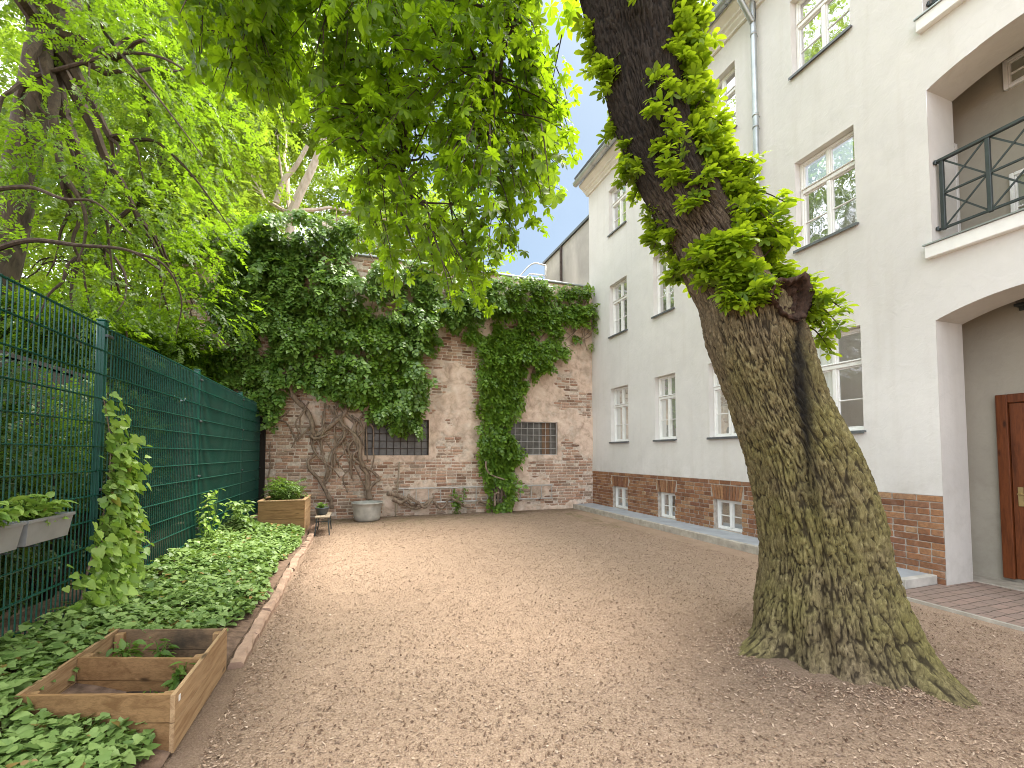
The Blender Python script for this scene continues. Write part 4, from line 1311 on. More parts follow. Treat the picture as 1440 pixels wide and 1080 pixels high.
def ovate():
    v, q = leaflet([(0.0, 0.01), (0.25, 0.20), (0.5, 0.24), (0.78, 0.14), (1.0, 0.005)], 0.3, 0.25)
    return v, [q]
def simple():
    return np.array([(0, 0, 0), (0.45, -0.22, 0.06), (1, 0, -0.16), (0.45, 0.22, 0.06), (0.5, 0, -0.02)], float), [np.array([(0, 1, 4), (1, 2, 4), (2, 3, 4), (3, 0, 4)])]
def ivyleaf():
    pts = [(0, 0), (-0.12, 0.16), (-0.08, 0.36), (0.10, 0.48), (0.28, 0.42), (0.38, 0.32), (0.54, 0.33), (0.68, 0.24), (0.82, 0.12), (1.0, 0.0)]
    out = pts + [(x, -y) for x, y in pts[-2:0:-1]]
    V = [(x, y, 0.10 * abs(y) - 0.14 * x * x) for x, y in out] + [(0.30, 0, 0)]
    n = len(out)
    return np.array(V, float), [np.array([(i, (i + 1) % n, n) for i in range(n)])]
def pinnate(n=5, seed=0, lw=0.27, ll=0.32):
    """an arching spray of simple leaflets"""
    r = np.random.default_rng(seed)
    sv, sf = simple(); V, T = [], []
    k = 0
    def put(p, a, L, roll):
        nonlocal k
        v = sv * np.array([L, L * lw / 0.20, L])
        v = v @ np.array([[1, 0, 0], [0, math.cos(roll), math.sin(roll)], [0, -math.sin(roll), math.cos(roll)]])
        c, s = math.cos(a), math.sin(a)
        V.append(np.stack([p[0] + v[:, 0] * c - v[:, 1] * s, p[1] + v[:, 0] * s + v[:, 1] * c, p[2] + v[:, 2] - 0.12 * v[:, 0]], 1))
        T.append(sf[0] + k); k += len(v)
    for i in range(n):
        t = 0.12 + 0.80 * i / (n - 1)
        p = np.array([t, 0, -0.22 * t * t])
        for sgn in (-1, 1):
            put(p, sgn * (1.05 + r.normal(0, 0.2)), ll * (0.8 + 0.4 * r.random()) * (1 - 0.2 * t), r.normal(0, 0.35))
    put(np.array([0.95, 0, -0.32]), 0, ll, 0)
    return np.concatenate(V), [np.concatenate(T)]

def rand_unit(n):
    return unit(rng.normal(0, 1, (n, 3)))

def foliage(name, tmpls, pos, out, size, mat, parent, up=0.9, dr=0.35, jit=0.55):
    """leaves at pos growing roughly towards out, faces up, drooping"""
    n = len(pos)
    d = unit(unit(out) + jit * rand_unit(n) + np.array([0, 0, -dr]))
    nr = np.array([0, 0, 1.0]) * up + 0.55 * rand_unit(n) + 0.25 * unit(out)
    res = []
    which = rng.integers(0, len(tmpls), n)
    V, Fs, off = [], {}, 0
    for k, t in enumerate(tmpls):
        m = which == k
        if not m.any(): continue
        TV, TF = t
        dd = d[m]; nn = unit(nr[m] - dd * np.sum(dd * nr[m], -1, keepdims=True)); ss = np.cross(nn, dd)
        sz = size[m][:, None, None]
        vv = (pos[m][:, None] + sz * (TV[None, :, 0:1] * dd[:, None] + TV[None, :, 1:2] * ss[:, None] + TV[None, :, 2:3] * nn[:, None])).reshape(-1, 3)
        o = (np.arange(m.sum()) * len(TV))[:, None, None] + off
        for f in TF:
            f = np.asarray(f)
            Fs.setdefault(f.shape[1], []).append((f[None] + o).reshape(-1, f.shape[1]))
        V.append(vv); off += len(vv)
    return link_mesh(name, np.concatenate(V), [np.concatenate(v) for v in Fs.values()], mat, parent, True)

def in_blobs(n, blobs, clump=1.2, thr=0.42, seed=0, shell=0.5):
    """points in a union of ellipsoids (c, (rx,ry,rz)), thinned by a noise so that the crown has clumps and holes"""
    vol = np.array([r[0] * r[1] * r[2] for c, r in blobs]) ** 0.8
    k = rng.choice(len(blobs), n, p=vol / vol.sum())
    C_ = np.array([b[0] for b in blobs])[k]; R_ = np.array([b[1] for b in blobs])[k]
    u = rand_unit(n) * (rng.random(n) ** shell)[:, None]
    p = C_ + u * R_
    keep = fbm(p * clump, 3, 90 + seed) > thr
    p = p[keep]; k = k[keep]
    return p, unit((p - C_[keep]) / R_[keep] + 1e-3)

def branches(mb, start, ends, r0, r1, wig=0.15, n=7, seg=6, sag=0.0):
    for e in ends:
        e = np.asarray(e, float); s = np.asarray(start, float)
        L = np.linalg.norm(e - s)
        t = np.linspace(0, 1, n)[:, None]
        P = s + (e - s) * t + np.sin(t * math.pi) * rng.normal(0, wig * L * 0.35, 3) + rng.normal(0, wig * L * 0.08, (n, 3)) * np.sin(t * math.pi)
        P[:, 2] += sag * L * (np.sin(t[:, 0] * math.pi))
        P = smooth_path(P, 3)
        mb.tube(P, np.linspace(r0, r1, len(P)), seg)
    return mb

P7 = [palmate(7, OBO, i) for i in range(4)] + [palmate(5, OBO, 9)]
P7L = [palmate(7, OBO_LO, 20 + i) for i in range(3)] + [palmate(5, OBO_LO, 29)]
PIN = [pinnate(5, i) for i in range(4)]
PINV = [pinnate(3, 40 + i, 0.34, 0.58) for i in range(4)]

# ------------------------------------------------------------------ the leaning chestnut
chest = thing("chestnut_tree", "huge leaning horse chestnut with mossy furrowed trunk, leafy shoots and overhanging crown", "tree", tuple(TREE))
TD = 3.3
CL = [(985, 1170, 165), (900, 1170, 148), (850, 1164, 158), (780, 1159, 145), (720, 1152, 146), (660, 1137, 137), (620, 1122, 131), (560, 1095, 119), (480, 1066, 124), (430, 1050, 115), (395, 1024, 100), (350, 1006, 102), (300, 974, 96), (200, 925, 94), (100, 900, 108), (0, 881, 118), (-120, 850, 120), (-300, 800, 112), (-520, 720, 96), (-760, 640, 70)]
cz, cp, cr_ = [], [], []
for py, px, wd in CL:
    p = at(px, py, TD); cp.append(p); cr_.append(wd / 2 * TD / F)
cp, cr_ = np.array(cp), np.array(cr_)
cp = smooth_path(cp, 26); cr_ = np.interp(np.linspace(0, 1, len(cp)), np.linspace(0, 1, len(cr_)), cr_)
# resample evenly in height
zz = np.concatenate([np.linspace(-0.12, 4.9, 520), np.linspace(4.95, cp[-1, 2], 40)])
axis = np.stack([np.interp(zz, cp[:, 2], cp[:, k]) for k in range(3)], 1)
axis[:, 2] = zz
rad = np.interp(zz, cp[:, 2], cr_)
NT = 360
th = np.linspace(0, 2 * math.pi, NT, endpoint=False)
Z, TT = np.meshgrid(zz, th, indexing='ij')
ct, st_ = np.cos(TT), np.sin(TT)
# directions are measured from the side that faces the camera: 0 = right in view, pi/2 = away, pi = left, 3pi/2 = towards
ex = RGT; ey = np.array([FWD[0], FWD[1], 0]) / math.hypot(FWD[0], FWD[1])
def lobe(t0, w_): 
    d = np.angle(np.exp(1j * (TT - t0)))
    return np.exp(-(d / w_) ** 2)
h0 = np.clip(Z, 0, None)
flare = np.exp(-h0 / 0.22) * 0.13 + np.exp(-h0 / 0.55) * 0.05
roots = 0.02 * lobe(-0.50, 0.30) * np.exp(-h0 / 0.24) + 0.22 * lobe(-1.12, 0.24) * np.exp(-h0 / 0.17) + 0.06 * lobe(0.1, 0.3) * np.exp(-h0 / 0.3) + 0.34 * lobe(3.3, 0.2) * np.exp(-h0 / 0.22) + 0.10 * lobe(3.9, 0.22) * np.exp(-h0 / 0.25) + 0.22 * lobe(1.6, 0.4) * np.exp(-h0 / 0.3) + 0.06 * lobe(4.55, 0.2) * np.exp(-h0 / 0.2)
pts0 = np.stack([ct * 1.0, st_ * 1.0, Z], -1)
big = (fbm(pts0 * np.array([1.1, 1.1, 0.45]), 3, 61) - 0.5) * 0.16
flute = 0.035 * np.sin(5 * TT + 1.5 * np.sin(Z * 0.9)) * np.clip(1.1 - Z / 3.2, 0, 1)
# the deep dark seam below the broken stub, facing the camera
seam_t = 4.2 + np.where(Z > 1.5, 1.1, 0.4) * (Z - 1.5) + 0.05 * np.sin(Z * 5)
ds = np.angle(np.exp(1j * (TT - seam_t)))
seamw = np.clip((Z - 0.1) / 0.6, 0, 1) * np.clip((2.75 - Z) / 0.3, 0, 1)
seam = np.exp(-(ds / 0.13) ** 2) * seamw
seam2 = np.exp(-((np.angle(np.exp(1j * (TT - 4.02 - 0.06 * Z)))) / 0.10) ** 2) * np.clip((1.7 - Z) / 0.8, 0, 1)
R = rad[:, None] * (1 + big) + flare + roots + flute * rad[:, None] * 2 - 0.03 * seam - 0.055 * seam2
for a_, w_, am in ((4.25, .10, .05), (4.75, .09, .045), (5.02, .08, .05), (5.35, .10, .06), (5.62, .08, .07), (5.9, .09, .05), (3.55, .10, .05), (3.05, .10, .06), (0.4, .12, .06)):
    R = R + am * lobe(a_ + 0.10 * np.sin(Z * 4 + a_ * 5), w_) * np.exp(-h0 / 0.28) - 0.02 * lobe(a_ + w_ * 1.9, w_ * 0.7) * np.exp(-h0 / 0.35)
# bark plates: furrowed noise stretched along the trunk
arc = TT * 0.45
tw = 0.10 * Z
cyl = np.stack([np.cos(TT + tw) * 0.45, np.sin(TT + tw) * 0.45, Z * 0.20], -1)
wv = fbm(cyl * 9, 3, 71)[..., None]
f1 = np.abs(fbm(cyl * np.array([34, 34, 30]) + wv * 1.7, 2, 72) - 0.5) * 2
f2 = np.abs(fbm(cyl * np.array([66, 66, 66]) + wv * 2.2, 2, 75) - 0.5) * 2
crack = np.clip(np.minimum(f1 * 4.2, f2 * 3.6 + 0.15), 0, 1)
bump_ = (crack ** 0.7 - 0.6) * 0.028 + (fbm(cyl * np.array([70, 70, 130]), 2, 78) - 0.5) * 0.016
lx, rx_ = (R * ct).min(1), (R * ct).max(1)       # keep the girth even where the flutes swell
fit = np.clip((zz - 0.55) / 0.5, 0, 1)
sc_r = 1 + fit * (2 * rad / (rx_ - lx) - 1)
axis = axis - (fit * (rx_ + lx) / 2 * sc_r)[:, None] * RGT
R = R * sc_r[:, None]
R = R + bump_ * np.clip(rad[:, None] / 0.3, 0.4, 1)
Vt = axis[:, None] + R[..., None] * (ct[..., None] * ex + st_[..., None] * ey)
n1, n2 = Z.shape
ii, jj = np.meshgrid(np.arange(n1 - 1), np.arange(n2), indexing='ij')
q = np.stack([ii * n2 + jj, ii * n2 + (jj + 1) % n2, (ii + 1) * n2 + (jj + 1) % n2, (ii + 1) * n2 + jj], -1).reshape(-1, 4)
mossA = np.clip(0.35 + 0.75 * fbm(np.stack([ct * 1.3, st_ * 1.3, Z * 0.8], -1), 3, 81) + 0.25 * np.clip(1.6 - Z, -1, 1), 0, 1) * np.clip((3.0 - Z) / 0.9, 0.0, 1)
mossA = np.clip(mossA * (0.75 + 0.6 * (lobe(5.2, 0.8) + lobe(3.6, 0.6))), 0, 1)
low = np.clip(0.55 - Z, 0, 0.55) / 0.55 * lobe(4.3, 0.75)
mossA = np.clip(mossA * (1 - 0.85 * low), 0, 1)
stain_dark = np.exp(-(ds / (0.17 + 0.05 * np.sin(Z * 7))) ** 2) * np.clip((Z - 0.95) / 0.7, 0, 1) * np.clip((2.8 - Z) / 0.15, 0, 1)
stain_dark = np.clip(stain_dark * (0.55 + 0.9 * fbm(cyl * 12, 3, 83)), 0, 0.95)
up_dark = np.clip((Z - 2.75) / 0.8, 0, 1) * 0.86      # near-black look of the upper trunk from light contrast, painted into the bark
link_mesh("trunk", Vt.reshape(-1, 3), [q], M["bark"], chest, True, dict(crack=crack.ravel(), moss=mossA.ravel(), stain_dark=np.maximum(stain_dark, up_dark).ravel()))  # seam stain joined with the painted-in darkness of the upper trunk
def trunk_pt(z, t, extra=0.0):
    i = np.clip(np.searchsorted(zz, z), 0, len(zz) - 1)
    j = (np.round((t % (2 * math.pi)) / (2 * math.pi) * NT).astype(int)) % NT
    dirn = np.cos(t)[..., None] * ex + np.sin(t)[..., None] * ey
    return axis[i] + (R[i, j] + extra)[..., None] * dirn, dirn

# broken branch stub
sp, sdir = trunk_pt(np.array([2.54]), np.array([5.05]))
sp, sdir = sp[0], sdir[0]
sdir = unit(unit(CAM - sp) + RGT * 0.42 + np.array([0, 0, 0.30]))
u_ = unit(np.cross(sdir, [0, 0, 1.0])); v_ = np.cross(u_, sdir)
prof = [(-0.25, 0.15), (-0.10, 0.14), (-0.05, 0.13), (0.0, 0.13), (0.025, 0.135), (0.04, 0.128), (0.03, 0.112), (-0.02, 0.10), (-0.06, 0.085), (-0.03, 0.06), (-0.06, 0.04), (-0.09, 0.001)]
NS = 60
ta = np.linspace(0, 2 * math.pi, NS, endpoint=False)
V = []
for s_, r_ in prof:
    nz = fbm(np.stack([np.cos(ta) * 2.2, np.sin(ta) * 2.2, np.full(NS, s_ * 9)], -1), 4, 88) - 0.5
    spiral = 0.03 * np.sin(ta + s_ * 22)
    V.append(sp + ((s_ + 0.10 * nz + 1.3 * spiral * (s_ > 0) + 0.05)[:, None]) * sdir + (r_ * (1 + 0.75 * nz + 0.10 * np.sin(3 * ta + 1) + 0.04 * np.sin(17 * ta)))[:, None] * (np.cos(ta)[:, None] * u_ + np.sin(ta)[:, None] * v_))
V = np.concatenate(V)
a = np.arange(NS); b_ = (a + 1) % NS
Q = np.concatenate([np.stack([i * NS + a, i * NS + b_, (i + 1) * NS + b_, (i + 1) * NS + a], 1) for i in range(len(prof) - 1)])
link_mesh("branch_stub", V, [Q], M["stub"], chest, True)

# shoots: tufts on short twigs all up the trunk, thick on the right, ragged on the left
tw = MB(); lp, lo = [], []
def tuft(z, t, L, n, droop=0.35, spread=1.0):
    if 2.3 < z < 2.86 and 4.62 < t % 6.2832 < 5.6: return
    base_, dn = trunk_pt(np.array([z]), np.array([t]), -0.02)
    base_, dn = base_[0], dn[0]
    for _ in range(n):
        d = unit(dn + spread * rng.normal(0, 0.42, 3) + np.array([0, 0, 0.25]))
        ln = L * (0.5 + 0.6 * rng.random())
        P = smooth_path([base_ + rng.normal(0, 0.03, 3), base_ + d * ln * 0.55 + np.array([0, 0, 0.02]), base_ + d * ln + np.array([0, 0, -droop * ln])], 4)
        tw.tube(P, np.linspace(0.007, 0.003, len(P)), 5)
        for s_ in (0.35, 0.6, 0.8, 0.95, 1.0):
            k = min(len(P) - 1, int(s_ * (len(P) - 1)))
            for _ in range(2 if s_ > 0.5 else 1):
                lp.append(P[k] + rng.normal(0, 0.025, 3)); lo.append(d + rng.normal(0, 0.5, 3))
for _ in range(95):                        # right flank, lit from above
    tuft(rng.uniform(3.0, 5.2), rng.uniform(-0.75, 0.55), rng.uniform(0.10, 0.24), 2)
for _ in range(26):                        # big bulge half way up
    tuft(rng.uniform(3.0, 3.5), rng.uniform(-0.7, 0.4), rng.uniform(0.20, 0.36), 2)
for _ in range(24):                        # around the stub, right
    tuft(rng.uniform(2.45, 2.95), rng.uniform(-0.8, 0.35), rng.uniform(0.15, 0.34), 2)
for _ in range(30):                        # collar left of the stub, facing the camera
    tuft(rng.uniform(2.5, 2.95), rng.uniform(3.6, 4.75), rng.uniform(0.08, 0.2), 2)
for _ in range(34):                        # thinner on the face
    tuft(rng.uniform(2.95, 5.2), rng.uniform(4.1, 5.7), rng.uniform(0.05, 0.15), 1, 0.6)
for _ in range(30):                        # left flank
    tuft(rng.uniform(2.9, 5.1), rng.uniform(2.6, 3.6), rng.uniform(0.04, 0.13), 1, 0.8)
for _ in range(30):
    tuft(rng.uniform(2.6, 5.0), rng.uniform(0.5, 2.4), rng.uniform(0.1, 0.2), 1)
tw_o = tw.build("shoot_stems", M["twig"], chest)
lp, lo = np.array(lp), np.array(lo)
sho = foliage("foliage", P7[:2] + [palmate(5, OBO, 60), palmate(5, OBO, 61)], lp, lo, 0.045 + 0.055 * rng.random(len(lp)), M["lf_sprout"], chest, 1.7, 0.10, 0.35)

import bmesh
bm = bmesh.new()                           # twigs and leaves of the shoots as one tuft-covered mesh
bm.from_mesh(sho.data); bm.faces.ensure_lookup_table(); nf_ = len(bm.faces)
bm.from_mesh(tw_o.data); bm.faces.ensure_lookup_table()
for f_ in bm.faces[nf_:]: f_.material_index = 1
bm.to_mesh(sho.data); bm.free()
sho.data.materials.append(M["twig"])
bpy.data.objects.remove(tw_o)
# crown: limbs arching over the yard with drooping leafy twigs
top = axis[-1]
VIS = [(235, -200), (850, -200), (752, 0), (768, 60), (785, 110), (812, 150), (818, 205), (795, 235), (780, 300), (762, 352), (706, 352), (692, 400), (704, 436), (660, 440), (618, 402), (560, 412), (525, 398), (490, 340), (470, 285), (458, 225), (400, 165), (345, 140), (285, 100), (250, 60)]
br = MB(); cl, co = [], []
limb0 = at(690, -330, 3.7)
limbs = [smooth_path([axis[-8], at(700, -420, 3.6), limb0, at(600, -150, 4.0), at(500, 0, 4.3)], 6),
         smooth_path([limb0, at(690, -120, 4.2), at(712, 10, 4.4), at(705, 90, 4.6), at(690, 180, 4.8)], 6),
         smooth_path([axis[-3], at(480, -380, 4.2), at(380, -150, 4.3), at(330, 30, 4.4)], 6),
         smooth_path([limb0, at(560, -160, 4.8), at(555, 60, 5.0), at(572, 190, 5.1), at(560, 290, 5.2)], 6),
         smooth_path([axis[-2], at(760, -700, 5.0), at(700, -300, 5.6), at(610, 80, 5.8), at(640, 330, 5.6)], 6)]
for L_ in limbs:
    br.tube(L_, np.linspace(0.05, 0.010, len(L_)), 7)
anch = np.concatenate([L_[6:] for L_ in limbs])
NSPR = 900
cnt = 0
while cnt < NSPR:
    px, py = rng.uniform(235, 835), rng.uniform(-180, 440)
    if not in_poly(np.array([px]), np.array([py]), VIS)[0]: continue
    dep = rng.uniform(3.5, 6.0) if py > 60 else rng.uniform(3.2, 6.2)
    p = at(px, py, dep)
    if fbm((p * 0.9)[None], 3, 97)[0] < 0.40: continue
    if py > 270 and rng.random() < 0.40: continue
    k = np.argmin(np.linalg.norm(anch - p, axis=1) + rng.random(len(anch)) * 0.6)
    s_ = anch[k]
    d = unit(p - s_ + np.array([0, 0, -0.15]) + rng.normal(0, 0.25, 3))
    ln = rng.uniform(0.35, 0.75)
    P = smooth_path([p - d * ln + np.array([0, 0, 0.12]), p - d * ln * 0.4 + np.array([0, 0, 0.06]), p + np.array([0, 0, -0.08])], 4)
    br.tube(P, np.linspace(0.008, 0.0028, len(P)), 4)
    if cnt % 5 == 0 and px < 700 and np.linalg.norm(P[0] - s_) < 2.2:
        br.tube(smooth_path([s_, (s_ + P[0]) / 2 + rng.normal(0, 0.05, 3), P[0]], 5), np.linspace(0.018, 0.008, 11), 5)
    for t_ in (0.3, 0.6, 0.85, 1.0):
        q_ = P[int(t_ * (len(P) - 1))]
        for sg in (-1, 1):
            sd_ = np.cross(d, [0, 0, 1.0]) * sg
            cl.append(q_ + sd_ * 0.06 + rng.normal(0, 0.03, 3)); co.append(d * 0.5 + sd_ * 0.8 + rng.normal(0, 0.3, 3))
    cnt += 1
br.build("branches", M["twig"], chest)
cl, co = np.array(cl), np.array(co)
foliage("crown", P7, cl, co, 0.074 + 0.05 * rng.random(len(cl)), M["lf_chest"], chest, 0.9, 0.45, 0.35)
# the part of the crown above the picture
blobs = [(np.array([1.6, 3.0, 8.6]), (3.0, 3.2, 2.2)), (np.array([-0.4, 2.2, 8.4]), (2.4, 2.8, 2.0)), (np.array([0.4, 5.0, 9.0]), (2.4, 2.2, 2.0))]
p, o = in_blobs(1700, blobs, 0.8, 0.47, 3)
br = MB(); branches(br, axis[-2], [b_[0] + rand_unit(1)[0] * 1.2 for b_ in blobs for _ in range(3)], 0.12, 0.02)
br.build("limbs", M["barkg"], chest)
foliage("upper_crown", P7L, p, o, 0.16 + 0.06 * rng.random(len(p)), M["lf_chest"], chest)

# ------------------------------------------------------------------ trees beyond the fence and the wall
def tree(name, label, base_, fork, trunk_r, blobs, n, size, mat, bark, tm=PIN, clump=1.0, thr=0.44, seed=0, nb=10, group=None, extra=()):
    t = thing(name, label, "tree", tuple(base_), group)
    b = MB()
    base_, fork = np.array(base_, float), np.array(fork, float)
    P = smooth_path([base_, base_ + (fork - base_) * 0.35 + rng.normal(0, 0.08, 3), base_ + (fork - base_) * 0.7 + rng.normal(0, 0.08, 3), fork], 6)
    b.tube(P, np.linspace(trunk_r * 1.25, trunk_r * 0.8, len(P)), 14)
    b.build("trunk", bark, t, True)
    c = MB()
    for bb in blobs:
        e = [bb[0] + rand_unit(1)[0] * np.array(bb[1]) * rng.uniform(0.2, 0.9) for _ in range(nb)]
        mid = fork + (bb[0] - fork) * 0.6 + rng.normal(0, 0.2, 3)
        branches(c, fork, [mid], trunk_r * 0.45, trunk_r * 0.2, 0.12)
        branches(c, mid, e, trunk_r * 0.16, 0.008, 0.25, 7, 5, 0.12)
    for path, r0, r1 in extra:
        pp_ = smooth_path(path, 6)
        c.tube(pp_, np.linspace(r0, r1, len(pp_)), 7)
    c.build("branches", M["twig"] if bark is M["barkg"] else bark, t)
    p, o = in_blobs(n, blobs, clump, thr, seed)
    foliage("crown", tm, p, o, size * (0.7 + 0.6 * rng.random(len(p))), mat, t, 0.8, 0.30, 0.7)
    return t
G0 = lambda px, py, a: np.array([at(px, py, a)[0], at(px, py, a)[1], 0.0])
# tree with the forked grey trunk at the upper left
fk = at(62, 45, 7.0)
b0 = at(-10, 320, 7.0); b0 = np.array([b0[0] - 0.4, b0[1], 0.0])
tree("forked_tree", "tall fine-leaved tree with forked grey trunk beyond the fence in the upper left corner", b0, fk, 0.23,
     [(at(150, 60, 6.8), (1.5, 1.5, 1.5)), (at(60, 200, 6.4), (1.2, 1.4, 1.6)), (at(230, 160, 7.6), (1.5, 1.6, 1.4)), (at(20, -80, 7), (2.0, 2.0, 1.6)), (at(200, 300, 7.2), (1.5, 1.6, 1.1)), (at(60, 380, 6.2), (1.2, 1.4, 0.9)), (at(250, 430, 8.0), (1.3, 1.5, 0.9)), (at(130, 470, 7.4), (1.2, 1.4, 0.7)),
      (np.array([-5.5, 7, 11.0]), (3.0, 3.6, 2.4)), (np.array([-5.5, 12, 12.0]), (3.2, 3.6, 2.6)), (np.array([-5.0, 3, 10.0]), (2.6, 3.0, 2.0))],
     12500, 0.215, M["lf_left"], M["barkg"], PIN, 1.1, 0.45, 5, 4, None,
     [([at(35, 150, 7.0), at(60, 90, 7.0), at(75, 30, 7.0), at(88, -60, 7.0)], 0.14, 0.10), ([at(40, 110, 7.0), at(48, 50, 7.1), at(42, -60, 7.2)], 0.11, 0.08),
      ([at(40, 110, 6.9), at(110, 90, 6.6), at(170, 75, 6.3), at(230, 82, 6.1), at(290, 120, 6.0)], 0.034, 0.010),
      ([at(170, 75, 6.3), at(200, 110, 6.2), at(240, 160, 6.1), at(285, 220, 6.0)], 0.022, 0.007),
      ([at(-20, 268, 5.6), at(40, 263, 5.6), at(90, 280, 5.6), at(135, 285, 5.7), at(185, 330, 5.8)], 0.03, 0.008),
      ([at(-20, 355, 5.2), at(40, 338, 5.2), at(110, 345, 5.3), at(180, 352, 5.4), at(225, 380, 5.6)], 0.035, 0.009),
      ([at(180, 352, 5.4), at(230, 372, 5.6), at(255, 420, 5.8), at(248, 470, 5.9)], 0.018, 0.006)])
tree("broad_tree", "pale sunlit broad tree standing farther back behind the forked trunk and the fence", G0(240, 400, 13), at(235, 250, 13), 0.24,
     [(at(240, 240, 13), (3.0, 2.6, 2.6)), (at(300, 360, 12.5), (1.4, 2.0, 2.0)), (at(140, 330, 12), (2.4, 2.4, 2.6)), (at(290, 120, 13.5), (2.6, 2.4, 2.0)), (at(250, 470, 12.0), (2.2, 2.0, 1.6)), (at(60, 460, 11.5), (2.4, 2.4, 1.6)),
      (np.array([-5.5, 13.0, 16.0]), (3.0, 4.0, 4.2)), (np.array([-5.8, 20.0, 16.0]), (3.2, 4.5, 4.5)), (np.array([-6.0, 26.0, 15.0]), (3.2, 4.0, 4.5))],
     19000, 0.42, M["lf_far"], M["barkg"], PIN, 0.8, 0.43, 8, 7)
pb = G0(402, 310, 14.5)
tree("pale_stemmed_tree", "tree with two bare pale stems rising behind the vine-covered old wall", pb, at(408, 300, 14.5), 0.16,
     [(at(430, 170, 18.5), (2.8, 2.0, 2.4)), (at(530, 300, 17.5), (2.8, 2.0, 1.8)), (at(340, 250, 18), (1.8, 1.2, 1.8)), (at(590, 330, 16), (2.4, 2.2, 1.3)), (at(640, 390, 15.5), (1.4, 1.5, 1.0))],
     5600, 0.46, M["lf_far"], M["barkp"], PIN, 0.8, 0.43, 12, 6, None,
     [([at(405, 310, 14.3), at(420, 275, 14.3), at(437, 240, 14.3), at(452, 205, 14.3), at(470, 160, 14.3)], 0.15, 0.09), ([at(388, 285, 14.6), at(398, 255, 14.6), at(415, 235, 14.6), at(432, 205, 14.6)], 0.10, 0.06),
      ([at(398, 255, 14.6), at(393, 225, 14.6), at(390, 190, 14.6)], 0.04, 0.02)])
tree("near_garden_tree", "bright low tree leaning over the fence beside the vine-covered corner", G0(215, 560, 9.5), at(230, 470, 9.5), 0.12,
     [(at(300, 400, 9.6), (0.9, 1.1, 1.1)), (at(260, 500, 9.0), (0.9, 1.2, 0.7)), (at(330, 350, 10), (0.8, 1.0, 0.9)), (at(180, 500, 8.6), (1.0, 1.2, 0.7)), (at(90, 470, 7.6), (1.0, 1.2, 0.6))],
     8500, 0.24, M["lf_left"], M["barkg"], PIN, 1.2, 0.43, 17, 8)
tree("distant_tree", "pale far tree filling the gap behind the other garden trees", G0(120, 400, 21), at(120, 200, 21), 0.3,
     [(at(120, 150, 21), (5, 3, 4)), (at(300, 200, 22), (5, 3, 4)), (at(-60, 250, 20), (4, 3, 4)), (at(60, 420, 20), (5, 3, 3)), (at(430, 60, 22), (4, 3, 3)), (at(230, 480, 20), (4, 3, 2.4))],
     5200, 0.85, M["lf_far"], M["barkg"], PIN, 0.45, 0.42, 19, 5)

# shrubs in the next garden
def shrub(label, c, r, n, size, mat, tm, name="garden_shrub", group="shrubs behind the fence"):
    c = np.array(c, float)
    t = thing(name, label, "shrub", (c[0], c[1], 0.0), group)
    b = MB(); branches(b, (c[0], c[1], -0.02), [c + rand_unit(1)[0] * np.array(r) * 0.8 for _ in range(9)], 0.03, 0.006, 0.2)
    b.build("stems", M["twig"], t)
    p, o = in_blobs(n, [(c, r)], 1.6, 0.40, int(abs(c[1]) * 7) % 40, 0.4)
    p = p[p[:, 2] > 0.05]
    foliage("foliage", tm, p, np.tile([0, 0, 0.4], (len(p), 1)) + (p - c), size * (0.7 + 0.6 * rng.random(len(p))), mat, t)
shrub("dark leafy shrub behind the bare first panel of the mesh fence", (-3.0, 4.1, 1.3), (0.6, 1.1, 1.45), 3200, 0.17, M["lf_bush"], PIN)
shrub("tall dark shrub behind the mesh fence at the left photo edge", (-3.2, 2.7, 1.4), (0.6, 0.9, 1.5), 2400, 0.18, M["lf_bush"], PIN)
shrub("rounded dark shrub glimpsed through the screened middle panel of the fence", (-3.0, 5.9, 1.1), (0.5, 0.9, 1.2), 1500, 0.16, M["lf_bush"], PIN)
shrub("broad shrub in front of the plank shed behind the fence", (-3.3, 7.6, 1.2), (0.6, 1.2, 1.3), 1300, 0.18, M["lf_bush"], PIN)

# ------------------------------------------------------------------ climbers on the old wall
def climber_leaves(poly, n, ymin, ymax, parent, mat, size, seed, thr=0.40):
    poly = np.array(poly, float)
    lo_, hi_ = poly.min(0), poly.max(0)
    pts = []
    while len(pts) < n:
        k = 4000
        px = rng.uniform(lo_[0], hi_[0], k); py = rng.uniform(lo_[1], hi_[1], k)
        m = in_poly(px, py, poly)
        px, py = px[m], py[m]
        for a, b_ in zip(px, py):
            w_ = on_y(a, b_, WY - 0.15)
            dpt = fbm(np.array([[w_[0] * 1.5, w_[2] * 1.5, seed]]), 3, seed)[0]
            if fbm(np.array([[w_[0] * 2.6, w_[2] * 2.6, seed]]), 3, seed + 5)[0] < thr: continue
            yy_ = WY - 0.05 - (ymin + (ymax - ymin) * np.clip((dpt - 0.3) * 2.2, 0, 1)) * rng.random() ** 0.6
            pts.append((w_[0], yy_, w_[2]))
            if len(pts) >= n: break
    p = np.array(pts)
    out = np.stack([rng.normal(0, 0.5, len(p)), np.full(len(p), -1.0), rng.normal(-0.25, 0.3, len(p))], 1)
    foliage("foliage", PINV, p, out, size * (0.7 + 0.6 * rng.random(len(p))), mat, parent, 0.75, 0.55, 0.4)

def stem(mb, pts, w0, w1=None, y=None, o=(360, 540), s=4.909, yo=0.0):
    P = []
    m = len(pts)
    for i, (u, v) in enumerate(pts):
        P.append(on_y(o[0] + u / s, o[1] + v / s, (WY - 0.10 - yo) + 0.035 * math.sin(i * 2.3 + u)))
    P = smooth_path(P, 6)
    w1 = w0 if w1 is None else w1
    w0, w1 = w0 * 1.2, w1 * 1.2
    mb.tube(P, np.linspace(w0, w1, len(P)) * (1 + 0.10 * np.sin(np.arange(len(P)) * 1.3)), 8)

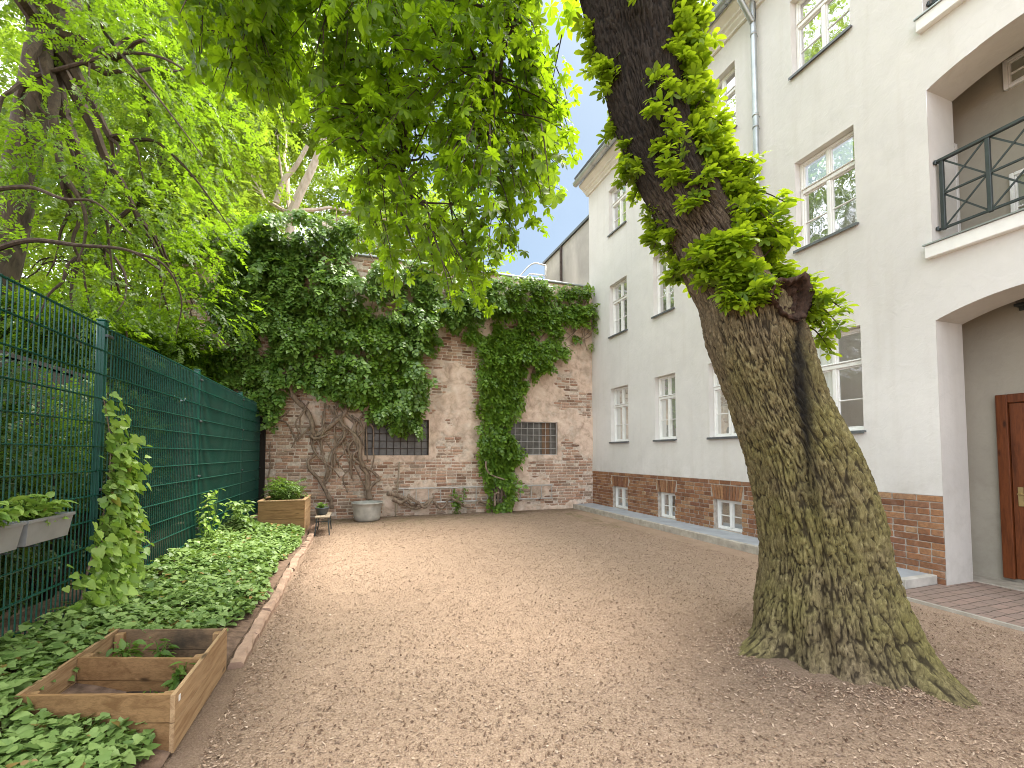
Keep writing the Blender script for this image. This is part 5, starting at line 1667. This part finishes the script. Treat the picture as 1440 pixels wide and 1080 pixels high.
vine = thing("wall_vine", "old dark green climber with twisted bare stems covering the left half of the brick wall", "climber", (0.0, WY - 0.1, 0.0))
sm = MB()
stem(sm, [(215, -60), (235, 20), (270, 100), (340, 170), (385, 260), (395, 330), (420, 352), (480, 318), (545, 262), (605, 212), (650, 130), (700, 60)], 0.055, 0.035)
stem(sm, [(782, 800), (770, 700), (768, 620), (725, 560), (712, 470), (690, 390), (668, 330), (682, 270), (625, 215), (580, 150), (560, 60)], 0.055, 0.03)
stem(sm, [(800, 800), (785, 730), (822, 680), (850, 655), (800, 600), (745, 565), (700, 540), (672, 505), (690, 470), (730, 440), (745, 350), (720, 270), (660, 215)], 0.030, 0.02, yo=0.05)
stem(sm, [(745, 575), (718, 500), (715, 400), (660, 330), (600, 280), (575, 220)], 0.04, 0.025, yo=0.06)
stem(sm, [(525, 860), (512, 790), (470, 720), (430, 650), (372, 590), (362, 530), (410, 482), (388, 420), (380, 350)], 0.038, 0.022)
stem(sm, [(500, 800), (470, 690), (490, 600), (458, 480), (452, 360), (470, 250), (480, 130)], 0.026, 0.016, yo=0.03)
stem(sm, [(478, 690), (520, 610), (525, 500), (560, 430), (605, 370), (605, 320), (560, 290)], 0.022, 0.018, yo=0.04)
stem(sm, [(540, 575), (545, 400), (542, 250), (560, 130), (640, 110)], 0.022, 0.014)
stem(sm, [(365, 300), (300, 375), (280, 388), (215, 272), (150, 246), (200, 215), (230, 180)], 0.018, 0.012)
stem(sm, [(662, 655), (655, 500), (690, 482)], 0.022, 0.018)
stem(sm, [(500, 150), (520, 200), (545, 240), (600, 200), (655, 125)], 0.020, 0.012)
stem(sm, [(270, 40), (330, 45), (430, 70)], 0.018, 0.010)
stem(sm, [(640, 190), (690, 190), (720, 170)], 0.018, 0.010)
stem(sm, [(90, 720), (85, 640), (100, 560), (95, 480), (100, 400)], 0.015, 0.010)
stem(sm, [(370, 350), (400, 375), (440, 372), (500, 350)], 0.030, 0.02, yo=0.05)
stem(sm, [(560, 290), (590, 300), (600, 270), (590, 230)], 0.030, 0.022, yo=0.06)
for _ in range(16):                        # a tangle of lesser stems between the main ones
    u, v = rng.uniform(300, 760), rng.uniform(120, 330)
    pt = [(u, v)]
    for j in range(rng.integers(3, 6)):
        u, v = u + rng.normal(0, 45), v + rng.uniform(50, 110)
        if v > 800: break
        pt.append((u, v))
    if len(pt) > 2: stem(sm, pt, 0.018, 0.011, yo=rng.uniform(-0.03, 0.05))
for _ in range(26):                        # thin suckers up into the leaves
    u, v = rng.uniform(150, 1000), rng.uniform(-900, 50)
    stem(sm, [(u, v), (u + rng.normal(0, 60), v - 150), (u + rng.normal(0, 120), v - 330)], 0.016, 0.008)
sm.build("stems", M["stem"], vine, True)
LV = [(300, 420), (330, 350), (350, 318), (400, 305), (470, 300), (560, 330), (620, 380), (672, 400), (668, 430), (640, 452), (620, 475), (604, 500), (585, 515), (603, 540), (600, 560), (585, 570), (596, 592), (590, 610), (568, 612), (545, 596), (520, 585), (508, 562), (470, 556), (440, 545), (405, 528), (398, 555), (395, 575), (382, 598), (368, 570), (345, 540), (310, 535), (303, 470)]
climber_leaves(LV, 3300, 0.06, 0.75, vine, M["lf_vine"], 0.21, 3, 0.425)
climber_leaves([(430, 440), (520, 420), (610, 440), (615, 470), (590, 510), (600, 550), (590, 606), (560, 606), (520, 575), (470, 550), (450, 500)], 700, 0.2, 0.6, vine, M["lf_vine2"], 0.20, 13, 0.43)
climber_leaves([(560, 400), (620, 395), (700, 392), (705, 425), (668, 450), (640, 455), (600, 440)], 420, 0.1, 0.5, vine, M["lf_vine"], 0.24, 15, 0.36)
climber_leaves([(300, 400), (340, 330), (420, 330), (430, 450), (330, 470), (302, 450)], 750, 0.05, 0.45, vine, M["lf_vine"], 0.21, 51, 0.33)
# dangling ends beside the fence corner
rv = thing("right_wall_climber", "mid green climber hanging in a ragged column between the two barred openings", "climber", (3.2, WY - 0.1, 0.0))
RVP = [(672, 412), (690, 396), (740, 392), (790, 402), (825, 402), (848, 400), (856, 415), (850, 440), (840, 452), (846, 480), (838, 488), (826, 470), (805, 488), (790, 500), (772, 515), (755, 530), (748, 555), (736, 570), (718, 578), (712, 600), (724, 618), (736, 632), (730, 645), (714, 655), (722, 680), (716, 700), (712, 712), (695, 708), (688, 690), (680, 672), (676, 640), (680, 600), (676, 560), (672, 530), (678, 500), (668, 485), (655, 480), (650, 470), (668, 455), (660, 440)]
climber_leaves(RVP, 3000, 0.06, 0.45, rv, M["lf_vine2"], 0.18, 23, 0.375)
climber_leaves([(674, 470), (735, 470), (735, 560), (716, 600), (730, 640), (716, 712), (688, 712), (676, 640), (672, 540)], 600, 0.04, 0.30, rv, M["lf_vine2"], 0.17, 61, 0.25)
sm = MB()
o2, s2 = (580, 540), 5.4
for k in range(5):
    stem(sm, [(600 + k * 25, 930), (590 + k * 30, 750), (570 + k * 34, 500), (600 + k * 40, 250), (640 + k * 60, 0), (760 + k * 60, -300), (1000 + k * 40, -500)], 0.030, 0.014, None, o2, s2)
stem(sm, [(560, 585), (560, 640), (600, 690), (710, 730)], 0.02, 0.014, None, o2, s2, 0.3)
stem(sm, [(625, 930), (628, 840), (660, 825)], 0.024, 0.016, None, o2, s2, 0.3)
for _ in range(16):
    u, v = rng.uniform(1180, 1420), rng.uniform(-640, -420)
    stem(sm, [(u, v), (u + rng.normal(0, 40), v + 90), (u + rng.normal(-40, 50), v + 190)], 0.014, 0.007, None, o2, s2, 0.05)
sm.build("stems", M["stem"], rv, True)
rr = MB()                                  # woody roots along the foot of the wall
for pts in ([(-40, 850), (40, 900), (100, 935), (150, 880), (200, 938), (240, 935), (270, 880), (300, 868)], [(-80, 900), (0, 940), (60, 935), (150, 870), (165, 850)], [(490, 912), (500, 895), (520, 890), (560, 905), (610, 915)], [(-190, 830), (-120, 845), (-60, 870), (-20, 905), (30, 925)], [(-150, 870), (-90, 900), (-50, 880), (-10, 860)], [(300, 870), (360, 900), (400, 930), (470, 935)]):
    stem(rr, pts, 0.05 if pts[0][0] < -100 else 0.032, 0.022, None, o2, s2, 0.12)
tag(rr.build("exposed_roots", M["stem"], None, True), "bare woody roots looping along the foot of the old wall under the ladder", "roots")

# ------------------------------------------------------------------ ivy
IVY = [ivyleaf()]
def bed_ivy(n):
    x = rng.uniform(-2.0, -0.84, n); y = 1.25 + (9.0 - 1.25) * rng.random(n) ** 1.25
    edge = -0.90 + 0.20 * (fbm(np.stack([y * 1.4, y * 0, y * 0], -1), 3, 33) - 0.45)
    edge = np.where((y > 2.9) & (y < 4.6), edge - 0.24 * np.sin((y - 2.9) / 1.7 * math.pi), edge)
    k = x < edge
    x, y = x[k], y[k]
    m = in_poly(x, y, [tuple(FL + (-0.01, -0.0)), tuple(FR + (0.02, 0.0)), tuple(BR + (0.02, 0.0)), tuple(BL)]) 
    x, y = x[~m], y[~m]
    hgt = 0.06 + 0.20 * fbm(np.stack([x * 2.2, y * 2.2, x * 0], -1), 3, 35) * np.clip((-0.80 - x) / 0.25, 0.2, 1)
    near = (y < 2.72)
    hgt = np.where(near, 0.03 + hgt * 0.6, hgt)
    z = bed_z(x, y) + hgt * rng.random(len(x)) ** 0.45
    return np.stack([x, y, z], 1)
p = bed_ivy(26000)
out = rand_unit(len(p)) * np.array([1, 1, 0.25])
o = foliage("ivy_ground_cover", IVY, p, out, np.where(rng.random(len(p)) < 0.3, 0.064, 0.044) * (0.7 + 0.6 * rng.random(len(p))), M["lf_ivy"], None, 1.3, 0.25, 0.3)
o["kind"] = "stuff"
tag(o, "glossy green ivy carpet filling the bed between the fence and the edging blocks", "ivy")

iv = thing("post_ivy", "pale green ivy climbing the fence post out of the ivy bed", "ivy", (FX + 0.1, 4.7, 0.2))
sm = MB(); pp, oo = [], []
for k in range(7):
    y0 = 4.62 + rng.normal(0, 0.18)
    ztop = (1.95, 1.55, 1.3, 1.7, 1.1, 0.95, 1.4)[k]
    P = smooth_path([(FX + 0.06, y0 - 0.1, 0.2), (FX + 0.05, y0 + 0.05, ztop * 0.4), (FX + 0.05, 4.70 + rng.normal(0, 0.10), ztop * 0.75), (FX + 0.05, 4.72 + rng.normal(0, 0.12), ztop)], 12)
    sm.tube(P, np.linspace(0.012, 0.004, len(P)), 5)
    for q_ in P:
        wd = 0.21 * (1 - q_[2] / 2.2) + 0.035
        for _ in range(int(9 * wd / 0.3) + 2):
            pp.append(q_ + np.array([abs(rng.normal(0.05, 0.05)), rng.normal(0, wd * 0.6), rng.normal(0, 0.06)])); oo.append((0.6 + rng.random(), rng.normal(0, 0.9), rng.normal(-0.5, 0.4)))
sm.build("stems", M["stem"], iv, True)
pp, oo = np.array(pp), np.array(oo)
foliage("foliage", IVY, pp, oo, 0.045 + 0.05 * rng.random(len(pp)), M["lf_ivyl"], iv, 0.5, 0.45, 0.35)

def clump(name, label, c, r, n, size, mat, tm, cat="plant", stems=6, up=0.7, group=None):
    c = np.array(c, float)
    t = thing(name, label, cat, tuple(c), group)
    b = MB(); P, O = [], []
    for k in range(stems):
        e = c + np.array([rng.normal(0, r[0] * 0.5), rng.normal(0, r[1] * 0.5), r[2] * rng.uniform(0.55, 1.0)])
        path = smooth_path([c + np.array([rng.normal(0, r[0] * 0.25), rng.normal(0, r[1] * 0.25), 0]), (c + e) / 2 + rng.normal(0, r[0] * 0.1, 3), e], 6)
        b.tube(path, np.linspace(0.006, 0.002, len(path)), 5)
        for i in range(n // stems):
            q_ = path[rng.integers(3, len(path))]
            d = rng.normal(0, 1, 3) * (1, 1, 0.4)
            P.append(q_ + unit(d) * rng.random() * size * 0.4); O.append(d + np.array([0, 0, 0.3]))
    b.build("stems", M["lf_herb"], t)
    P, O = np.array(P), np.array(O)
    foliage("leaves", tm, P, O, size * (0.6 + 0.7 * rng.random(len(P))), mat, t, up, 0.3, 0.3)
    return t
OV = [ovate()]
clump("tomato_plant", "bushy feathery green plant growing in the tall pine planter", (-1.28, 9.4, 0.59), (0.30, 0.40, 0.42), 330, 0.15, M["lf_herb"], PIN, "plant", 16)
clump("pot_plant", "small bright rosette plant in the dark pot on the stool", (POT[0], POT[1], POT[2] + 0.10), (0.11, 0.13, 0.11), 70, 0.075, M["lf_herb"], OV, "plant", 9)
for y0, y1, lab in ((2.93, 3.40, "light green leafy plants filling the trough cut by the photo edge"), (3.47, 3.88, "light green leafy plants filling the trough nearer the ivy-clad post")):
    clump("trough_plant", lab, (FX + 0.10, (y0 + y1) / 2, 1.07), (0.085, (y1 - y0) * 0.66, 0.17), 190, 0.080, M["lf_ivyl"], OV, "plant", 16, 0.5)
MID = (FL + FR + ML + MR) / 4; BCK = (BL + BR + ML + MR) / 4
for (dx, dy, h_, n, lab) in ((0.25, 0.08, 0.20, 40, "taller leafy seedling at the right end of the front compartment of the raised bed"), (0.14, -0.02, 0.12, 14, "short thin seedling beside the taller one in the front compartment"), (-0.16, -0.08, 0.09, 34, "low leafy seedling clump at the left of the front compartment")):
    clump("seedling", lab, (MID[0] + dx, MID[1] + dy, 0.09), (0.06, 0.06, h_), int(n * 1.4), 0.06, M["lf_herb"], OV, "seedling", 4)
for (dx, dy, h_, n, lab) in ((-0.20, 0.06, 0.22, 60, "bushiest seedling in the dark back compartment of the raised bed"), (-0.02, 0.08, 0.20, 24, "upright seedling in the middle of the dark back compartment"), (0.18, -0.06, 0.10, 30, "low seedling clump at the right of the dark back compartment"), (-0.04, -0.10, 0.09, 30, "low seedling clump just behind the divider of the raised bed")):
    clump("seedling", lab, (BCK[0] + dx, BCK[1] + dy, 0.09), (0.08, 0.07, h_), int(n * 1.4), 0.06, M["lf_herb"], OV, "seedling", 5)
clump("bed_shrub", "loose small-leaved shrub rising from the ivy against the screened fence", (-1.88, 6.95, 0.2), (0.22, 0.34, 0.85), 150, 0.075, M["lf_ivyl"], OV, "shrub", 12)
clump("bed_shrub", "dense darker shrub in the ivy just before the tall planter", (-1.75, 8.3, 0.2), (0.25, 0.38, 0.55), 330, 0.09, M["lf_ivy"], OV, "shrub", 14)
clump("wall_weed", "thin weed growing at the foot of the old wall between ladder and climber", (2.35, WY - 0.22, 0.0), (0.25, 0.1, 0.75), 120, 0.09, M["lf_vine2"], OV, "weed", 9)
